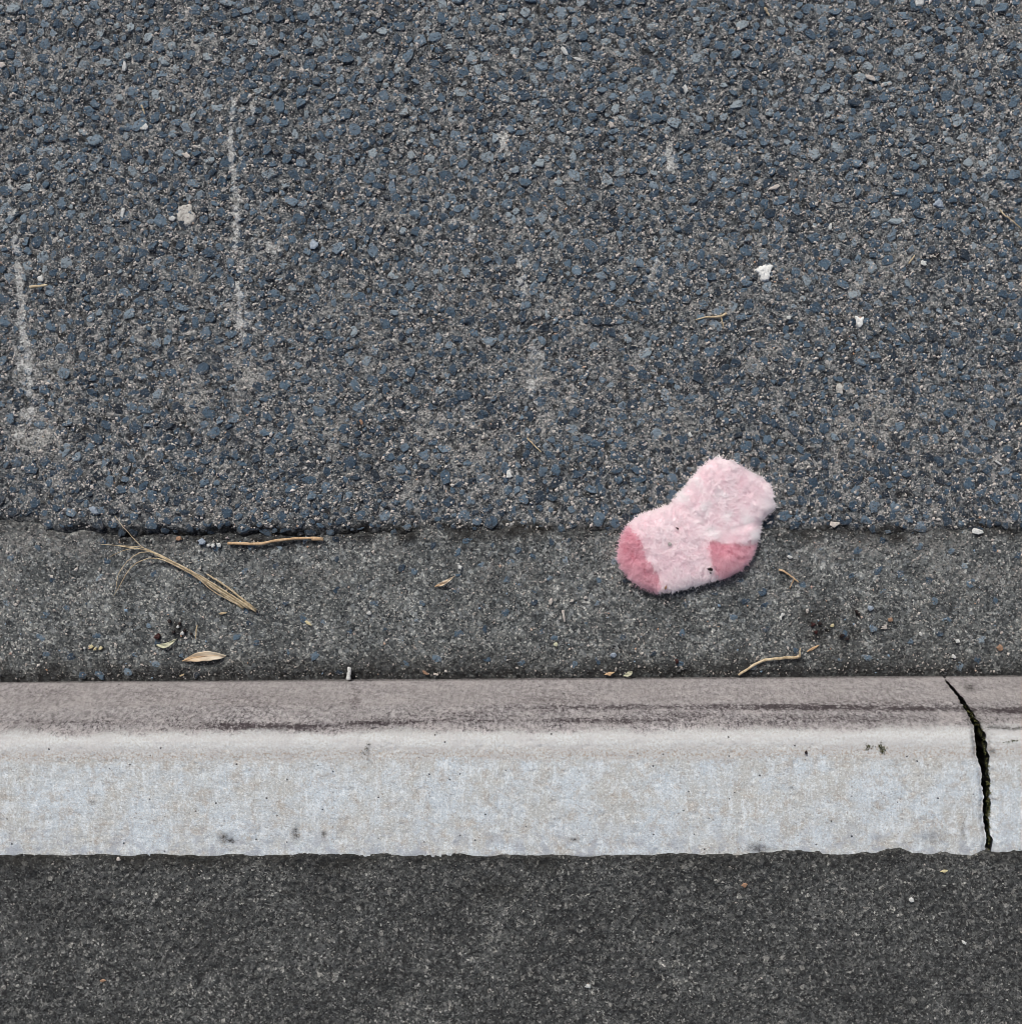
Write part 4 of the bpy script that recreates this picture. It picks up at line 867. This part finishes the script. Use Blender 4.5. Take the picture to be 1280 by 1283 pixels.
DC = ["topmost black crumb of the heap above the dry leaf", "black crumb at the left of the heap, nearest the curled leaf scrap", "black crumb between the two white pebbles of the heap and the upright straw", "black crumb beside the upper white pebble of the heap", "rightmost black crumb of the heap, under the upright straw"]
for i, (a, b_, w) in enumerate([(213, 778, 6), (218, 792, 5), (232, 790, 6), (226, 781, 5), (240, 794, 4)]):
    chip("dark_crumb", a, b_, w, w * .8, 40 * i, M_dark, DC[i], "crumb", 3, group="black crumbs above the dry leaf")
for i, (a, b_, w) in enumerate([(224, 785, 5), (229, 793, 6)]):
    chip("white_pebble", a, b_, w, w * .8, 40 * i, M_white, ["upper", "lower"][i] + " of the two white pebbles among the black crumbs above the dry leaf", "pebble", 3, group="white pebbles among the black crumbs")
DR = ["upper dark reddish crumb of the dirty patch above the bark flake", "lower dark reddish crumb of the dirty patch above the bark flake", "left one of two black crumbs above the pale pebbles in the right gutter", "right one of two black crumbs above the pale pebbles in the right gutter", "black crumb right beside the upper dark reddish crumb", "left one of two black crumbs below the yellow crumb in the right gutter", "right one of two black crumbs below the yellow crumb in the right gutter"]
for i, (a, b_, w) in enumerate([(1018, 782, 7), (1021, 792, 6), (1072, 766, 6), (1075, 770, 5), (1026, 781, 6), (1054, 796, 7), (1060, 800, 6)]):
    chip("dark_crumb", a, b_, w, w * .8, 40 * i, M_red if i in (0, 1) else M_dark, DR[i], "crumb", 3, group="dark crumbs right of the bent stalk")
# dirt on the sock
for (a, b_, w, h, an, m, lb) in [(889, 713, 6.5, 5, -40, M_dark, "black crumb stuck to the sock beside the rose heel"), (848, 662, 5, 2.6, -25, M_red, "small brown fleck stuck on top of the sock"), (838, 681.5, 6, 6.5, 0, M_gum, "grey brown seed caught in the middle of the sock"), (834, 736, 3, 6, -15, M_orange, "reddish fibre at the sole seam next to the toe")]:
    x, y, z = sock_top(a, b_); chip("sock_crumb", a, b_, w, h, an, m, lb, "crumb", 3, 0.0035, at=(x, y, z))
chip("sock_crumb", 890.5, 718, 3, 2.2, 0, M_dark, "tiny black speck just below the larger crumb on the sock", "crumb", 2, 0.0035, at=sock_top(890.5, 718))
# lumps and chips on the road
blob("gum_blob", 232, 268, 12.5, M_gum, "flattened pale beige gum blob on the road", "chewing gum", [(70, 2, .4), (-75, 3, .4), (170, -2, .3)], 0.8, 6, .34, 0.0007)
chip("white_flake", 216, 274, 9, 7, 20, M_white, "small white flake at the left rim of the gum blob", "flake", 2)
blob("bird_dropping", 957, 341, 8.5, M_drop, "white splat of bird dropping on the road above the sock", "bird dropping", [(35, 5, .35), (165, 5, .25), (-100, 3, .4), (-60, 3, .4)], 2.6, 2, .5)
blob("bird_dropping", 1076, 404, 4.5, M_drop, "small forked white dropping right of the big splat", "bird dropping", [(120, 5.5, .28), (55, 5, .28), (-90, 3, .5)], 2.0, 3, .3)
blob("bird_dropping", 1051, 488, 5.0, M_gum, "faint greyish dropping low on the road above the sock", "bird dropping", [(90, 3, .5), (-60, 4, .4)], 1.6, 4, .5)
blob("bird_dropping", 1175, 255, 5.0, M_bluechip, "pale blue star shaped stain on the road upper right", "stain", [(90, 3, .3), (200, 3, .3), (-40, 3, .3)], 1.6, 5, .4)
chip("white_chip", 155, 265, 7, 15, -12, M_white, "upright rectangular white chip left of the gum blob", "stone chip", 2.4)
chip("white_chip", 183, 160, 9, 9, 30, M_white, "square white chip on the road upper left", "stone chip", 2.4)
chip("white_chip", 157, 84, 6, 14, -15, M_white, "long white splinter at the upper left of the road", "stone chip", 2.2)
chip("white_chip", 1150, 3, 15, 10, 10, M_white, "white chip at the top edge of the road", "stone chip", 2.6)
chip("white_chip", 1039, 284, 5, 10, -10, M_white, "upright white chip above the big dropping", "stone chip", 2.4)
chip("white_chip", 987, 398, 7, 5, 5, M_white, "flat white chip between the two droppings", "stone chip", 2.2)
chip("white_chip", 1156, 330, 9, 7, -15, M_white, "rounded white chip with a curled straw on its left", "stone chip", 2.4)
stick("straw", [(1137, 331), (1140, 326), (1144, 321)], 2.4, M_straw, "curled straw beside the rounded white chip", "straw", seed=22, n=8)
chip("white_chip", 1089, 98, 14, 6, -18, M_pale, "oblong pale chip at the upper right of the road", "stone chip", 2.4)
chip("white_chip", 970, 235, 19, 6, 14, M_pale, "long pinkish chip lying level on the road", "stone chip", 2.6)
chip("white_chip", 234, 195, 12, 8, -15, M_pale, "pinkish chip above the gum blob", "stone chip", 2.4)
chip("white_chip", 1249, 580, 15, 3.4, -30, M_white, "thin white splinter on the road right of the sock", "splinter", 2)
chip("white_chip", 638, 595, 9, 12, 10, M_white, "white chip on the road left of the sock", "stone chip", 2.2)
chip("white_chip", 864, 545, 5, 9, 20, M_white, "white chip just above the sock's cuff", "stone chip", 2.2)
chip("white_chip", 1222, 666, 17, 8, -5, M_white, "white quartz chip at the road edge far right", "stone chip", 3)
chip("white_chip", 1044, 657, 11, 9, 25, M_pale, "cream chip at the road edge right of the sock", "stone chip", 3)
chip("white_chip", 119, 640, 15, 11, -40, M_bluechip, "pale blue chip in the dark road edge above the grass", "stone chip", 2.6)
chip("white_chip", 707, 65, 5, 12, 35, M_white, "white splinter near the top middle of the road", "splinter", 2)
chip("white_chip", 724, 75, 13, 4, -20, M_white, "pale splinter lying next to another at the top middle", "splinter", 2)
chip("white_chip", 765, 157, 9, 10, 20, M_pale, "rounded pale pebble on the upper middle of the road", "pebble", 2.8)
chip("white_chip", 858, 112, 6, 14, 15, M_white, "white sliver on the upper right of the road", "splinter", 2.2)
chip("white_chip", 52, 350, 7, 9, -10, M_white, "white chip standing above the thick straw at left", "stone chip", 2.6)
chip("white_chip", 4, 82, 10, 8, 20, M_pale, "cream chip at the left edge of the road", "stone chip", 2.4)
chip("white_chip", 393, 306, 13, 13, 0, M_bluechip, "pale blue flecked chip right of the long scrape", "stone chip", 2.0)
chip("white_chip", 12, 28, 8, 5, 0, M_pale, "tiny pale chip in the top left corner", "stone chip", 2.4)
chip("kerb_crumb", 1009, 942, 4.5, 4.0, 0, M_dark, "round black crumb on the kerb top", "crumb", 2.5)
chip("pale_pebble", 1140, 1127, 6, 6, 0, M_white, "white fleck on the footpath below the kerb joint", "pebble", 2.4)
chip("pale_pebble", 149, 1076, 5, 5, 0, M_pale, "pinkish pebble on the footpath close to the kerb", "pebble", 2.4)
chip("pale_pebble", 1206, 1180, 5, 5, 0, M_white, "white pebble on the footpath far right", "pebble", 2.4)
chip("pale_pebble", 736, 1235, 6, 5, 0, M_white, "white pebble near the bottom middle of the footpath", "pebble", 2.4)
chip("orange_scrap", 130, 1228, 8, 4, 25, M_orange, "orange fleck on the footpath at lower left", "scrap", 2)
chip("orange_scrap", 932, 1108, 7, 6, 0, M_orange, "dull orange fleck on the footpath below the kerb", "scrap", 2)

# ------------------------------------------------------------------ moss on the kerb and in its joint
def moss(name, pts, n, r, spread, seed, parent=None):
    g = np.random.default_rng(seed); vs_, ts = [], []
    for i in range(n):
        a = pts[g.integers(len(pts))]; c = np.array(a) + g.normal(0, 1, 3) * np.array(spread); c[2] = a[2] + abs(c[2] - a[2])
        for k in range(3):
            d = np.array([g.normal(0, .7), g.normal(0, .7), 1.0]); d /= np.linalg.norm(d); L = r * g.uniform(.6, 1.6); s = np.cross(d, g.normal(0, 1, 3)); s *= r * 0.28 / np.linalg.norm(s)
            b0 = len(vs_); vs_ += [c - s, c + s, c + d * L + s * .3, c + d * L * 1.2]; ts += [(b0, b0 + 1, b0 + 2), (b0, b0 + 2, b0 + 3)]
    return npmesh(name, np.array(vs_), tris=np.array(ts), mat=M_moss, parent=parent, smooth=False)
def kp(px, py):
    x, y, z = drop(px, py); return (x, y, z + 0.0003)
mt = moss("moss_tuft", [kp(1104, 938), kp(1102, 934), kp(1107, 940), kp(1088, 936)], 70, 0.0016, (0.0022, 0.0018, 0.0002), 51)
tag(mt, "small green moss tuft on the kerb nose left of the joint", "moss", kind='thing')
mt = moss("moss_tuft", [kp(455, 944), kp(459, 938), kp(462, 932)], 22, 0.0012, (0.0012, 0.0012, 0.0002), 52)
tag(mt, "thin wisp of moss on the middle of the kerb", "moss", kind='thing')
mt = moss("moss_tuft", [kp(1270, 928), kp(1262, 930)], 26, 0.0012, (0.0022, 0.0008, 0.0002), 53)
tag(mt, "thin moss along the nose of the right kerb segment", "moss", kind='thing')
jm = []
for i in np.where((VV > 0.06) & (VV < 0.26))[0][::3]: jm.append((jx[i] + jw[i] * 0.36, PY[i], PZ[i] - 0.010)); jm.append((jx[i] - jw[i] * 0.3, PY[i], PZ[i] - 0.022))
mj = moss("joint_moss", jm, 420, 0.0020, (0.0006, 0.002, 0.004), 54, kerb); mj['kind'] = 'stuff'
